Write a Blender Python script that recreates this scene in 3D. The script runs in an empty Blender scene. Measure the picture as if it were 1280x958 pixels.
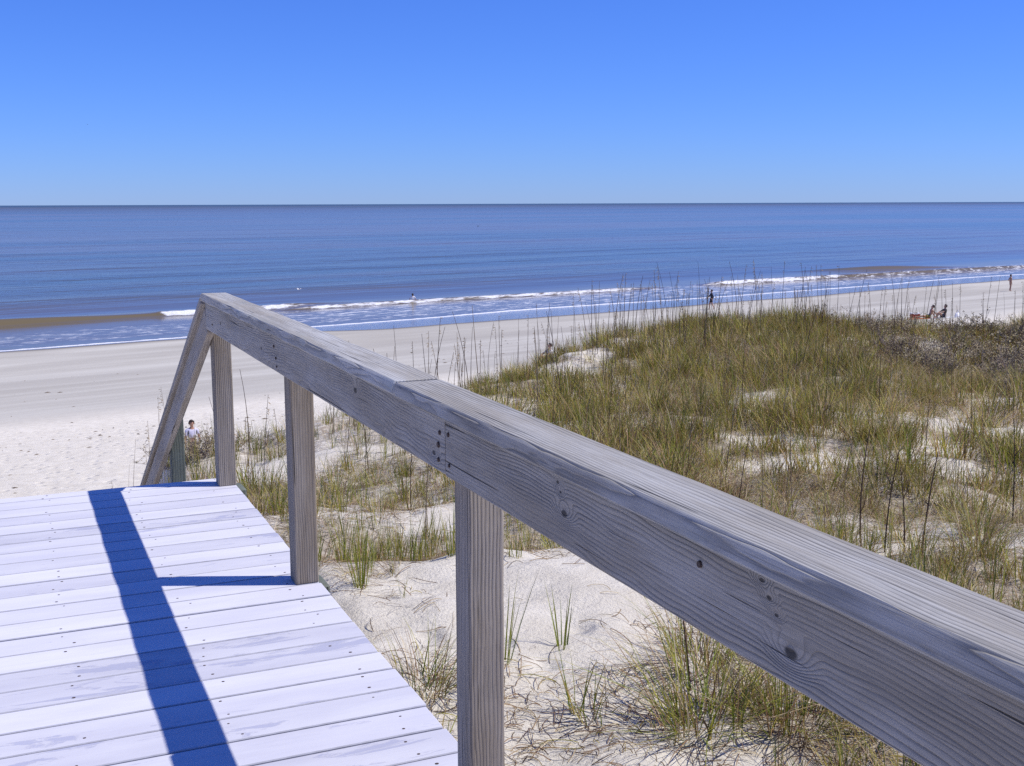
import bpy, bmesh, math, random
import numpy as np
from mathutils import Vector, Matrix

random.seed(7)
RNG = np.random.default_rng(11)
scene = bpy.context.scene
COL = scene.collection

# ------------------------------------------------------------------ camera
CAM_H, F_PX, PITCH, YAW, ROLL = 1.4191, 1438.7, 0.1556, 0.4142, -0.0028
cy_, sy_, cp_, sp_ = math.cos(YAW), math.sin(YAW), math.cos(PITCH), math.sin(PITCH)
FW = Vector((sy_ * cp_, cy_ * cp_, -sp_))
RT = Vector((cy_, -sy_, 0))
UP = RT.cross(FW)
RT, UP = RT * math.cos(ROLL) + UP * math.sin(ROLL), UP * math.cos(ROLL) - RT * math.sin(ROLL)
cam_data = bpy.data.cameras.new('camera')
cam_data.sensor_width = 36.0
cam_data.lens = F_PX / 1280 * 36.0
cam_data.clip_start = 0.05
cam_data.clip_end = 30000
cam = bpy.data.objects.new('camera', cam_data)
COL.objects.link(cam)
m = Matrix((RT, UP, -FW)).transposed().to_4x4()
m.translation = (0, 0, CAM_H)
cam.matrix_world = m
scene.camera = cam

# ------------------------------------------------------------------ light
SUN_DIR = Vector((0.57, -0.24, 1.0)).normalized()          # towards the sun
sun_el = math.asin(SUN_DIR.z)
sun_az = math.atan2(SUN_DIR.x, SUN_DIR.y)                   # from +Y towards +X
world = bpy.data.worlds.new('World')
scene.world = world
world.use_nodes = True
wn = world.node_tree
bg = wn.nodes['Background']
sky = wn.nodes.new('ShaderNodeTexSky')
sky.sky_type = 'NISHITA'
sky.sun_disc = False
sky.sun_elevation = sun_el
sky.sun_rotation = sun_az
sky.altitude = 0
sky.air_density = 1.0
sky.dust_density = 0.0
sky.ozone_density = 10.0
wb = wn.nodes.new('ShaderNodeVectorMath')                   # the camera's cool white balance
wb.operation = 'MULTIPLY'
wb.inputs[1].default_value = (0.475, 0.675, 1.31)
wn.links.new(sky.outputs[0], wb.inputs[0])
wn.links.new(wb.outputs[0], bg.inputs['Color'])
bg.inputs['Strength'].default_value = 0.105
sl = bpy.data.lights.new('sun', 'SUN')
sl.energy = 4.2
sl.angle = math.radians(0.53)
sl.color = (1.0, 0.95, 0.87)
sun = bpy.data.objects.new('sun', sl)
COL.objects.link(sun)
sun.rotation_euler = (-SUN_DIR).to_track_quat('-Z', 'Y').to_euler()
sun.location = SUN_DIR * 40
scene.view_settings.view_transform = 'Standard'
scene.view_settings.look = 'None'
scene.view_settings.gamma = 1.0
scene.view_settings.exposure = 0.15
scene.view_settings.use_curve_mapping = False
scene.cycles.use_denoising = False
scene.cycles.max_bounces = 6
scene.cycles.transparent_max_bounces = 6
scene.cycles.caustics_reflective = False
scene.cycles.caustics_refractive = False

# ------------------------------------------------------------------ helpers
def tag(o, label=None, cat=None, group=None, kind=None):
    if label: o['label'] = label
    if cat: o['category'] = cat
    if group: o['group'] = group
    if kind: o['kind'] = kind
    return o

def link(name, data, parent=None, mat=None):
    o = bpy.data.objects.new(name, data)
    COL.objects.link(o)
    if parent: o.parent = parent
    if mat is not None and data is not None and not data.materials: data.materials.append(mat)
    return o

def empty(name, loc=(0, 0, 0), rz=0, parent=None):
    o = bpy.data.objects.new(name, None)
    COL.objects.link(o)
    o.location = loc
    o.rotation_euler = (0, 0, rz)
    o.empty_display_size = 0.1
    if parent: o.parent = parent
    return o

def np_mesh(name, co, quads=None, tris=None, smooth=False, attrs=None):
    """mesh out of numpy arrays; attrs: name -> (type, array) on points"""
    me = bpy.data.meshes.new(name)
    co = np.asarray(co, np.float32)
    nq = 0 if quads is None else len(quads)
    nt = 0 if tris is None else len(tris)
    me.vertices.add(len(co))
    me.vertices.foreach_set('co', co.ravel())
    loops = []
    if nq: loops.append(np.asarray(quads, np.int32).ravel())
    if nt: loops.append(np.asarray(tris, np.int32).ravel())
    lv = np.concatenate(loops)
    me.loops.add(len(lv))
    me.loops.foreach_set('vertex_index', lv)
    me.polygons.add(nq + nt)
    starts = np.concatenate([np.arange(nq) * 4, nq * 4 + np.arange(nt) * 3]).astype(np.int32)
    me.polygons.foreach_set('loop_start', starts)
    me.polygons.foreach_set('use_smooth', np.full(nq + nt, smooth))
    me.update(calc_edges=True)
    for k, (ty, a) in (attrs or {}).items():
        at = me.attributes.new(k, ty, 'POINT')
        a = np.asarray(a, np.float32)
        if ty == 'FLOAT': at.data.foreach_set('value', a.ravel())
        elif ty == 'FLOAT_COLOR': at.data.foreach_set('color', a.ravel())
    return me

def _hash(i, j, seed):
    h = (i.astype(np.int64) * 374761393 + j.astype(np.int64) * 668265263 + seed * 1274126177) & 0xFFFFFFFF
    h = ((h ^ (h >> 13)) * 1274126177) & 0xFFFFFFFF
    return ((h ^ (h >> 16)) & 0xFFFF) / 65535.0

def vnoise(x, y, seed=0):
    x = np.asarray(x, float); y = np.asarray(y, float)
    i = np.floor(x); j = np.floor(y)
    fx = x - i; fy = y - j
    fx = fx * fx * fx * (fx * (fx * 6 - 15) + 10); fy = fy * fy * fy * (fy * (fy * 6 - 15) + 10)
    a = _hash(i, j, seed); b = _hash(i + 1, j, seed); c = _hash(i, j + 1, seed); d = _hash(i + 1, j + 1, seed)
    return (a * (1 - fx) + b * fx) * (1 - fy) + (c * (1 - fx) + d * fx) * fy

def fbm(x, y, seed=0, octv=4):
    s = 0; a = 0.5
    for k in range(octv):
        s = s + a * (vnoise(x * 2 ** k + 17.3 * k, y * 2 ** k - 9.1 * k, seed + k) - 0.5) * 2
        a *= 0.5
    return s

def sstep(a, b, x):
    t = np.clip((np.asarray(x, float) - a) / (b - a), 0, 1)
    return t * t * (3 - 2 * t)

# node helpers -----------------------------------------------------
class NT:
    def __init__(self, name):
        self.mat = bpy.data.materials.new(name)
        self.mat.use_nodes = True
        self.t = self.mat.node_tree
        self.p = self.t.nodes['Principled BSDF']
        self.out = self.t.nodes['Material Output']
    def n(self, ty, **kw):
        nd = self.t.nodes.new(ty)
        for k, v in kw.items(): setattr(nd, k, v)
        return nd
    def l(self, a, b): self.t.links.new(a, b)
    def val(self, sock, v):
        if hasattr(v, 'is_output') or isinstance(v, bpy.types.NodeSocket): self.l(v, sock)
        else: sock.default_value = v
    def math(self, op, a, b=0.0, c=None, clamp=False):
        nd = self.n('ShaderNodeMath', operation=op, use_clamp=clamp)
        self.val(nd.inputs[0], a); self.val(nd.inputs[1], b)
        if c is not None: self.val(nd.inputs[2], c)
        return nd.outputs[0]
    def mixc(self, f, a, b, mode='MIX'):
        nd = self.n('ShaderNodeMix', data_type='RGBA', blend_type=mode)
        self.val(nd.inputs[0], f); self.val(nd.inputs[6], a); self.val(nd.inputs[7], b)
        return nd.outputs[2]
    def ramp(self, f, stops):
        nd = self.n('ShaderNodeValToRGB')
        self.l(f, nd.inputs[0])
        els = nd.color_ramp.elements
        while len(els) < len(stops): els.new(0.5)
        for e, (pos, c) in zip(els, stops):
            e.position = pos
            e.color = c if len(c) == 4 else (*c, 1)
        return nd.outputs[0]
    def coords(self, scale=(1, 1, 1), rot=(0, 0, 0), loc=(0, 0, 0), src=None):
        if src is None:
            src = self.n('ShaderNodeTexCoord').outputs['Object']
        mp = self.n('ShaderNodeMapping')
        mp.inputs['Scale'].default_value = scale
        mp.inputs['Rotation'].default_value = rot
        mp.inputs['Location'].default_value = loc
        self.l(src, mp.inputs[0])
        return mp.outputs[0]
    def noise(self, vec, scale, detail=4, rough=0.55, dist=0.0):
        nd = self.n('ShaderNodeTexNoise')
        nd.inputs['Scale'].default_value = scale
        nd.inputs['Detail'].default_value = detail
        nd.inputs['Roughness'].default_value = rough
        nd.inputs['Distortion'].default_value = dist
        self.l(vec, nd.inputs['Vector'])
        return nd.outputs[0]
    def rng(self, v, a, b, c=0.0, d=1.0, smooth=True):
        nd = self.n('ShaderNodeMapRange', interpolation_type='SMOOTHSTEP' if smooth else 'LINEAR')
        self.val(nd.inputs[0], v)
        nd.inputs[1].default_value = a; nd.inputs[2].default_value = b
        nd.inputs[3].default_value = c; nd.inputs[4].default_value = d
        return nd.outputs[0]
    def bump(self, h, strength=0.4, dist=0.01, normal=None):
        nd = self.n('ShaderNodeBump')
        nd.inputs['Strength'].default_value = strength
        nd.inputs['Distance'].default_value = dist
        self.l(h, nd.inputs['Height'])
        if normal is not None: self.l(normal, nd.inputs['Normal'])
        return nd.outputs[0]
    def rand(self):
        return self.n('ShaderNodeObjectInfo').outputs['Random']
    def attr(self, name):
        return self.n('ShaderNodeAttribute', attribute_name=name)

def plain(name, col, rough=0.7, var=0.12, scale=30):
    k = NT(name)
    c = k.coords()
    f = k.noise(c, scale, 3)
    k.l(k.mixc(f, tuple(x * (1 - var) for x in col) + (1,), tuple(min(1, x * (1 + var)) for x in col) + (1,)), k.p.inputs['Base Color'])
    k.p.inputs['Roughness'].default_value = rough
    return k.mat

SHORE_ANG = math.atan2(0.2354, 0.9719)
S_AX = np.array([0.9719, 0.2354]); T_AX = np.array([-0.2354, 0.9719])
SEA_Z = -8.1

# ------------------------------------------------------------------ wood
def wood_material(name, light, dark, ring=150.0, contrast=1.0, knots=(), patina=None, wander_amp=0.05, heart=(0.0, 0.06)):
    """weathered boards: growth rings about a wandering heart line (local X runs along the board)"""
    k = NT(name)
    tc = k.n('ShaderNodeTexCoord').outputs['Object']
    rnd = k.rand()
    off = k.n('ShaderNodeCombineXYZ')
    k.l(k.math('MULTIPLY', rnd, 13.7), off.inputs[0])
    k.l(k.math('ADD', k.math('MULTIPLY', k.math('SUBTRACT', rnd, 0.5), 0.04), heart[0]), off.inputs[1])
    k.l(k.math('ADD', k.math('MULTIPLY', rnd, 0.03), heart[1]), off.inputs[2])
    add = k.n('ShaderNodeVectorMath', operation='ADD')
    k.l(tc, add.inputs[0]); k.l(off.outputs[0], add.inputs[1])
    v = add.outputs[0]
    wander = k.noise(k.coords((1.1, 3.5, 3.5), src=v), 1.0, 3, 0.6)
    wander2 = k.noise(k.coords((6, 40, 40), src=v), 1.0, 2, 0.6)
    sep = k.n('ShaderNodeSeparateXYZ'); k.l(v, sep.inputs[0])
    r2 = k.math('ADD', k.math('POWER', sep.outputs[1], 2.0), k.math('POWER', sep.outputs[2], 2.0))
    r = k.math('SQRT', r2)
    r = k.math('ADD', r, k.math('MULTIPLY', wander, wander_amp))
    r = k.math('ADD', r, k.math('MULTIPLY', wander2, 0.006))
    kdark = None
    for (kx, ky, kz, ks) in knots:
        d = k.n('ShaderNodeVectorMath', operation='DISTANCE')
        sc = k.coords((0.55, 1, 1), src=tc)
        k.l(sc, d.inputs[0]); d.inputs[1].default_value = (kx * 0.55, ky, kz)
        fall = k.rng(d.outputs['Value'], 0.0, ks * 4.5, 1.0, 0.0)
        r = k.math('ADD', r, k.math('MULTIPLY', fall, 0.034))
        core = k.rng(d.outputs['Value'], ks * 0.55, ks * 1.05, 1.0, 0.0)
        kdark = core if kdark is None else k.math('MAXIMUM', kdark, core)
    ph = k.math('MULTIPLY', r, ring)
    saw = k.math('FRACT', ph)
    late = k.math('POWER', saw, 3.6)                 # thin dark latewood lines
    edge = k.rng(saw, 0.90, 1.0, 1.0, 0.0)
    late = k.math('MULTIPLY', late, edge)
    fine = k.noise(k.coords((3.0, 330, 330), src=v), 1.0, 4, 0.75)
    strk = k.noise(k.coords((0.8, 70, 70), loc=(2, 5, 3), src=v), 1.0, 4, 0.7)
    lmod = k.rng(k.noise(k.coords((1.5, 16, 16), loc=(9, 2, 4), src=v), 1.0, 3, 0.6), 0.3, 0.7, 0.35, 1.25)
    late = k.math('MULTIPLY', late, lmod)
    tone = k.noise(k.coords((1.6, 9, 9), src=v), 1.0, 4, 0.65)
    blot = k.noise(k.coords((7, 22, 22), src=v), 1.0, 4, 0.65)
    base = k.mixc(k.rng(tone, 0.3, 0.7), (light[0] * 0.80, light[1] * 0.76, light[2] * 0.70, 1), (light[0] * 1.10, light[1] * 1.12, light[2] * 1.16, 1))
    col = k.mixc(k.math('MULTIPLY', late, 0.62 * contrast), base, (*dark, 1))
    col = k.mixc(k.math('MULTIPLY', k.rng(fine, 0.50, 0.72), 0.55 * contrast), col, (*dark, 1))
    col = k.mixc(k.math('MULTIPLY', k.rng(strk, 0.52, 0.72), 0.45 * contrast), col, (*[x * 0.5 for x in light], 1))
    col = k.mixc(k.math('MULTIPLY', k.rng(blot, 0.52, 0.76), 0.5), col, (*[x * 0.55 for x in light], 1))
    if patina is not None:
        pn = k.noise(k.coords((2.2, 9, 9), loc=(3, 1, 7), src=v), 1.0, 4, 0.6)
        col = k.mixc(k.rng(pn, 0.52, 0.78, 0.0, 0.55), col, (*patina, 1))
    chk = k.noise(k.coords((1.6, 110, 110), loc=(1, 8, 2), src=v), 1.0, 2, 0.5)
    chk = k.rng(chk, 0.69, 0.73)                       # drying checks: long thin cracks
    col = k.mixc(k.math('MULTIPLY', chk, 0.9), col, (*[x * 0.35 for x in dark], 1))
    if kdark is not None:
        col = k.mixc(k.math('MULTIPLY', kdark, 0.85), col, (*[x * 0.45 for x in dark], 1))
    tint = k.math('ADD', k.math('MULTIPLY', rnd, 0.18), 0.9)
    cm = k.n('ShaderNodeVectorMath', operation='SCALE'); k.l(col, cm.inputs[0]); k.l(tint, cm.inputs['Scale'])
    k.l(cm.outputs[0], k.p.inputs['Base Color'])
    k.p.inputs['Roughness'].default_value = 0.75
    k.p.inputs['Specular IOR Level'].default_value = 0.25
    h = k.math('SUBTRACT', k.math('SUBTRACT', k.math('MULTIPLY', fine, -0.35), k.math('MULTIPLY', late, 0.7)), k.math('MULTIPLY', chk, 1.2))
    k.l(k.bump(h, 0.75, 0.004), k.p.inputs['Normal'])
    return k.mat

KN_NEAR = [(1.09, 0.019, -0.002, 0.008), (1.117, 0.019, 0.05, 0.004), (1.105, 0.019, 0.034, 0.003), (0.438, 0.019, -0.022, 0.009), (0.504, 0.019, 0.055, 0.004), (0.487, 0.019, 0.036, 0.004), (0.470, 0.019, 0.018, 0.003)]
KN_FAR = [(-0.95, 0.019, 0.02, 0.010), (0.35, 0.019, -0.01, 0.008), (1.25, 0.019, 0.0, 0.009), (-1.6, 0.019, -0.03, 0.007)]
M_RAIL = wood_material('weathered_rail_wood', (0.42, 0.385, 0.325), (0.07, 0.06, 0.05), 125, 1.0, knots=KN_FAR, wander_amp=0.10, heart=(0.02, 0.05))
M_RAIL_NEAR = wood_material('weathered_rail_wood_knotty', (0.41, 0.375, 0.315), (0.065, 0.056, 0.047), 130, 1.0, knots=KN_NEAR, wander_amp=0.085, heart=(0.02, 0.09))
M_CAP = wood_material('weathered_cap_wood', (0.44, 0.43, 0.40), (0.075, 0.07, 0.065), 125, 1.2, patina=(0.27, 0.34, 0.345), wander_amp=0.055, heart=(0.11, 0.03))
M_POST = wood_material('weathered_post_wood', (0.35, 0.30, 0.235), (0.06, 0.048, 0.036), 110, 1.2, wander_amp=0.05, heart=(0.06, 0.05))
M_STAIR = wood_material('stair_rail_wood', (0.40, 0.355, 0.295), (0.12, 0.09, 0.06), 120, 0.8)
M_PILE = wood_material('green_treated_wood', (0.17, 0.19, 0.155), (0.05, 0.06, 0.045), 90, 0.9)
M_JOIST = wood_material('joist_wood', (0.26, 0.25, 0.22), (0.08, 0.07, 0.06), 110, 0.8)

def deck_material():
    k = NT('painted_deck_board')
    tc = k.n('ShaderNodeTexCoord').outputs['Object']
    rnd = k.rand()
    off = k.n('ShaderNodeCombineXYZ')
    k.l(k.math('MULTIPLY', rnd, 31.7), off.inputs[0]); k.l(k.math('MULTIPLY', rnd, 7.7), off.inputs[1])
    add = k.n('ShaderNodeVectorMath', operation='ADD')
    k.l(tc, add.inputs[0]); k.l(off.outputs[0], add.inputs[1])
    v = add.outputs[0]
    a = k.noise(k.coords((1.2, 6, 6), src=v), 1.0, 4, 0.6)
    b = k.noise(k.coords((3.5, 90, 90), src=v), 1.0, 3, 0.7)
    c = k.noise(k.coords((2.3, 11, 11), loc=(5, 3, 1), src=v), 1.0, 6, 0.72, 0.6)
    g = k.noise(k.coords((30, 30, 30), src=v), 1.0, 5, 0.7)
    base = k.mixc(k.rng(a, 0.3, 0.7), (0.60, 0.595, 0.655, 1), (0.70, 0.695, 0.735, 1))
    base = k.mixc(k.math('MULTIPLY', k.rng(b, 0.5, 0.8), 0.22), base, (0.47, 0.48, 0.58, 1))
    stain = k.noise(k.coords((0.7, 3.0, 3.0), loc=(2, 9, 4), src=v), 1.0, 5, 0.65)
    base = k.mixc(k.rng(stain, 0.52, 0.75, 0.0, 0.38), base, (0.46, 0.45, 0.50, 1))
    rm = k.math('ADD', k.math('MULTIPLY', rnd, 0.22), 0.545)
    peel = k.math('GREATER_THAN', c, rm)
    peel = k.rng(k.math('SUBTRACT', c, rm), 0.0, 0.025)
    base = k.mixc(k.math('MULTIPLY', peel, 0.75), base, (0.42, 0.43, 0.55, 1))
    edge = k.rng(k.math('ABSOLUTE', k.math('SUBTRACT', c, rm)), 0.0, 0.012, 1.0, 0.0)
    base = k.mixc(k.math('MULTIPLY', edge, 0.35), base, (0.30, 0.30, 0.40, 1))
    base = k.mixc(k.math('MULTIPLY', k.rng(g, 0.62, 0.8), 0.18), base, (0.45, 0.42, 0.45, 1))
    tint = k.math('ADD', k.math('MULTIPLY', rnd, 0.17), 0.85)
    cm = k.n('ShaderNodeVectorMath', operation='SCALE'); k.l(base, cm.inputs[0]); k.l(tint, cm.inputs['Scale'])
    k.l(cm.outputs[0], k.p.inputs['Base Color'])
    k.p.inputs['Roughness'].default_value = 0.65
    k.p.inputs['Specular IOR Level'].default_value = 0.3
    h = k.math('SUBTRACT', k.math('MULTIPLY', b, 0.5), k.math('MULTIPLY', peel, 0.3))
    k.l(k.bump(h, 0.35, 0.003), k.p.inputs['Normal'])
    return k.mat
M_DECK = deck_material()
M_NAIL = plain('rusty_nail', (0.06, 0.035, 0.025), 0.7, 0.4, 200)

def board_mesh(name, L, W, H, bev=0.005, seg=0, wob=0.0, seed=0):
    """chamfered board centred on its origin, long axis X; seg>0 adds cross-sections with a slight wander"""
    b = bev
    prof = [(-W/2 + b, -H/2), (W/2 - b, -H/2), (W/2, -H/2 + b), (W/2, H/2 - b), (W/2 - b, H/2), (-W/2 + b, H/2), (-W/2, H/2 - b), (-W/2, -H/2 + b)]
    rr = random.Random(seed)
    xs = [-L/2, -L/2 + b] + [-L/2 + L * (i + 1) / (seg + 1) for i in range(seg)] + [L/2 - b, L/2]
    co = []
    for i, x in enumerate(xs):
        s = 1.0 if 0 < i < len(xs) - 1 else 1 - 2 * b / max(W, H)
        dy = wob * math.sin(3.1 * i + seed) if seg and 1 < i < len(xs) - 2 else 0
        for (y, z) in prof:
            j = wob * 0.5 * (rr.random() - 0.5) if seg else 0
            co.append((x, y * s + dy + j, z * s + j))
    q = []
    for i in range(len(xs) - 1):
        for k in range(8):
            a = i * 8 + k; c = i * 8 + (k + 1) % 8
            q.append((a, a + 8, c + 8, c))
    me = bpy.data.meshes.new(name)
    n = len(xs)
    faces = [tuple(f) for f in q] + [tuple(range(8)), tuple(reversed(range((n - 1) * 8, n * 8)))]
    me.from_pydata(co, [], faces)
    bm = bmesh.new(); bm.from_mesh(me); bmesh.ops.recalc_face_normals(bm, faces=bm.faces); bm.to_mesh(me); bm.free()
    return me

def board(name, a, b, W, H, mat, parent=None, roll=0.0, bev=0.005, seg=0, wob=0.0, seed=0):
    """board from point a to b; W lies across (horizontal), H is the upright size"""
    a = Vector(a); b = Vector(b)
    d = b - a
    me = board_mesh(name, d.length, W, H, bev, seg, wob, seed)
    o = link(name, me, parent, mat)
    x = d.normalized()
    if abs(x.z) > 0.99: yv = Vector((0, 1, 0))
    else: yv = Vector((0, 0, 1)).cross(x).normalized()
    zv = x.cross(yv)
    R = Matrix((x, yv, zv)).transposed().to_4x4() @ Matrix.Rotation(roll, 4, 'X')
    R.translation = (a + b) / 2
    o.matrix_basis = R
    return o

def deck_board(*a, **kw):
    o = board(*a, **kw)
    o.data.materials.append(M_EDGE)
    for p in o.data.polygons:
        if abs(p.normal.z) < 0.8: p.material_index = 1
    return o
M_EDGE = plain('bare_board_edge', (0.39, 0.39, 0.43), 0.85, 0.35, 25)

#TERRAIN-BEGIN
CP = np.array([(1.96, 14.2, -1.75), (2.66, 14.3, -1.55), (3.74, 14.9, -1.45), (5.06, 15.5, -1.55), (6.2, 15.9, -1.52), (7.3, 16.6, -1.48), (8, 16.7, -1.42), (9.6, 18.0, -1.22),
    (11.2, 19.3, -1.1), (12.9, 19.6, -1.05), (14.9, 19.2, -1.1), (16.7, 18.8, -1.25), (17.9, 18.9, -1.45), (20.4, 18.5, -1.4),
    (3.24, 6.5, -0.86), (2.9, 6.6, -0.86), (3.6, 8.2, -1.3), (2.9, 8.5, -1.3), (2.04, 6.2, -0.86), (1.58, 5.7, -0.9), (1.83, 4.2, -1.0), (2.6, 4.0, -1.0),
    (3.3, 5.4, -1.03), (5.6, 5.1, -1.12), (8, 3, -1.1), (6, 9, -1.3), (10, 8, -1.4), (14, 10, -1.6), (9, 13, -1.3), (5, 12, -1.45), (3, 11, -1.5),
    (20, 12, -2.0), (17, 15, -1.8), (24, 16, -2.0), (0, 0, -1.05), (-4, 2, -1), (-4, 10, -1.5), (1, 2, -1.0), (4, 0, -1.05), (10, -4, -1.1), (30, 0, -1.3),
    (-20, -10, -1), (30, -20, -1), (40, 20, -1.6), (-30, 10, -1.3), (60, 10, -1.2), (8, -30, -1)])
EDGE_X = np.array([-200, -60, -4, -1.6, 1.0, 1.96, 2.66, 3.74, 5.06, 6.2, 7.3, 8, 11.2, 12.9, 14.9, 16.7, 17.9, 20.4, 40, 120, 400])
EDGE_Y = np.array([-30, 6, 13, 13.6, 14, 14.3, 14.5, 15.0, 15.6, 16.0, 16.7, 16.9, 19.5, 19.8, 19.4, 19.1, 19.2, 18.9, 24, 43, 108]) + 0.2

def beach_z(x, y):
    t = x * T_AX[0] + y * T_AX[1]
    up = np.clip(66 - t, 0, None)
    return SEA_Z + 0.02 * (80 - np.clip(t, 64, 140)) + 0.079 * up * up / (up + 3.0)

def dune_z(x, y):
    num = 0; den = 0
    for (cx, cy, cz) in CP:
        d2 = (x - cx) ** 2 + (y - cy) ** 2
        w = 1.0 / (d2 + 0.35) ** 1.5
        num = num + w * cz; den = den + w
    return num / den

def terrain(x, y, detail=True):
    x = np.asarray(x, float); y = np.asarray(y, float)
    b = beach_z(x, y)
    dn = dune_z(x, y)
    e = np.interp(x, EDGE_X, EDGE_Y) + 0.5 * fbm(x * 0.45, x * 0 + 3.3, 5, 3)
    m = sstep(-5.5, 0.4, e - y)
    if detail:
        dn = dn + 0.17 * fbm(x * 0.42, y * 0.42, 21, 4) + 0.085 * fbm(x * 1.7, y * 1.7, 31, 3) + 0.07 * (1 - sstep(8, 11, y)) * np.abs(fbm(x * 1.25 + 3, y * 1.25, 35, 3))
    z = b * (1 - m) + np.maximum(dn, b) * m
    # the cut where the stairs come down
    w = sstep(-3.0, -1.9, x) * (1 - sstep(0.95, 1.85, x))
    notch = np.maximum(-1.15 - 0.52 * np.clip(y - 5.4, 0, 99), b)
    z = z * (1 - w) + np.minimum(z, notch) * w
    if detail:
        dry = 1 - sstep(26, 40, x * T_AX[0] + y * T_AX[1])
        z = z + dry * (0.03 * fbm(x * 3.3, y * 3.3, 41, 3) + 0.012 * fbm(x * 9, y * 9, 51, 2))
        z = z + (1 - dry) * 0.05 * fbm(x * 0.05, y * 0.12, 61, 2) * (1 - sstep(60, 74, x * T_AX[0] + y * T_AX[1]))
    return z
#TERRAIN-END

def bare(x, y):
    """open sand: 0 = grown over, 1 = bare"""
    spots = [(9.66, 13.3, .55), (7.95, 10.8, .6), (7.5, 9.5, .75), (10.5, 11.0, .8), (8.9, 8.9, .55), (9.6, 9.9, .5), (3.1, 6.2, .75), (2.6, 5.9, .6), (2.0, 5.5, .5), (2.5, 6.9, .35),
             (2.5, 4.9, .42), (10.6, 18.7, .5), (8.6, 17.2, .5), (9.3, 17.8, .5), (2.7, 12.9, .8), (3.4, 9.0, .45), (15.5, 16.3, .5), (11.8, 10.6, .5), (13.0, 12.4, .5), (6.2, 13.5, .5)]
    b = np.zeros_like(np.asarray(x, float))
    for (sx, sy, r) in spots:
        d = np.hypot(x - sx, y - sy) / r
        b = np.maximum(b, 1 - sstep(0.55, 1.15, d + 0.7 * fbm(x * 1.7, y * 1.7, 71, 3) + 0.02))
    return b

def cover(x, y):
    """how thick the grass stands, 0..1"""
    x = np.asarray(x, float); y = np.asarray(y, float)
    e = np.interp(x, EDGE_X, EDGE_Y)
    c = sstep(-1.6, -0.2, e - y) * sstep(1.3, 2.0, x)
    left = 1 - sstep(3.2, 5.6, x - 0.28 * (y - 8))          # thin cover beside the stairs and the deck
    n = np.clip(0.5 + 0.95 * fbm(x * 0.6, y * 0.6, 81, 4), 0, 1)
    c = c * (1 - 0.28 * left) * (0.46 + 1.05 * n)
    near = 1 - sstep(6.3, 7.4, y)
    lit = 1 - sstep(2.5 + 0.9 * sstep(4.6, 5.4, y), 3.3 + 1.1 * sstep(4.6, 5.4, y), x)
    c = c * (1 - 0.8 * near * lit)
    return np.clip(c * (1 - 0.96 * bare(x, y)), 0, 1)

# ------------------------------------------------------------------ ground
def spaced(parts):
    out = []
    for a, b, n in parts:
        out += list(np.linspace(a, b, n, endpoint=False))
    return np.array(out + [parts[-1][1]])

def grid_quads(nx, ny):
    i = np.arange(nx - 1)[None, :] + np.arange(ny - 1)[:, None] * nx
    return np.stack([i, i + 1, i + 1 + nx, i + nx], -1).reshape(-1, 4)

gx = spaced([(-2500, -300, 10), (-300, -60, 16), (-60, -3, 40), (-3, 0.5, 30), (0.5, 9, 110), (9, 26, 120), (26, 60, 60), (60, 220, 80), (220, 700, 30), (700, 3000, 12)])
gy = spaced([(-1500, -60, 12), (-60, -3, 30), (-3, 2, 24), (2, 9, 90), (9, 26, 130), (26, 60, 70), (60, 150, 70), (150, 420, 30), (420, 2000, 14)])
GX, GY = np.meshgrid(gx, gy)
GZ = terrain(GX, GY)
GT = GX * T_AX[0] + GY * T_AX[1]
GZ = np.where(GT > 150, np.minimum(GZ, SEA_Z - 1.5), GZ)
dens = cover(GX, GY)
near_mask = (GX > -5) & (GX < 40) & (GY > -5) & (GY < 40)
dens = np.where(near_mask, dens, np.where(GT < 14, 0.6, 0))
ground_me = np_mesh('sand', np.stack([GX, GY, GZ], -1).reshape(-1, 3), quads=grid_quads(len(gx), len(gy)), smooth=True, attrs={'litter': ('FLOAT', dens.ravel())})

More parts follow.
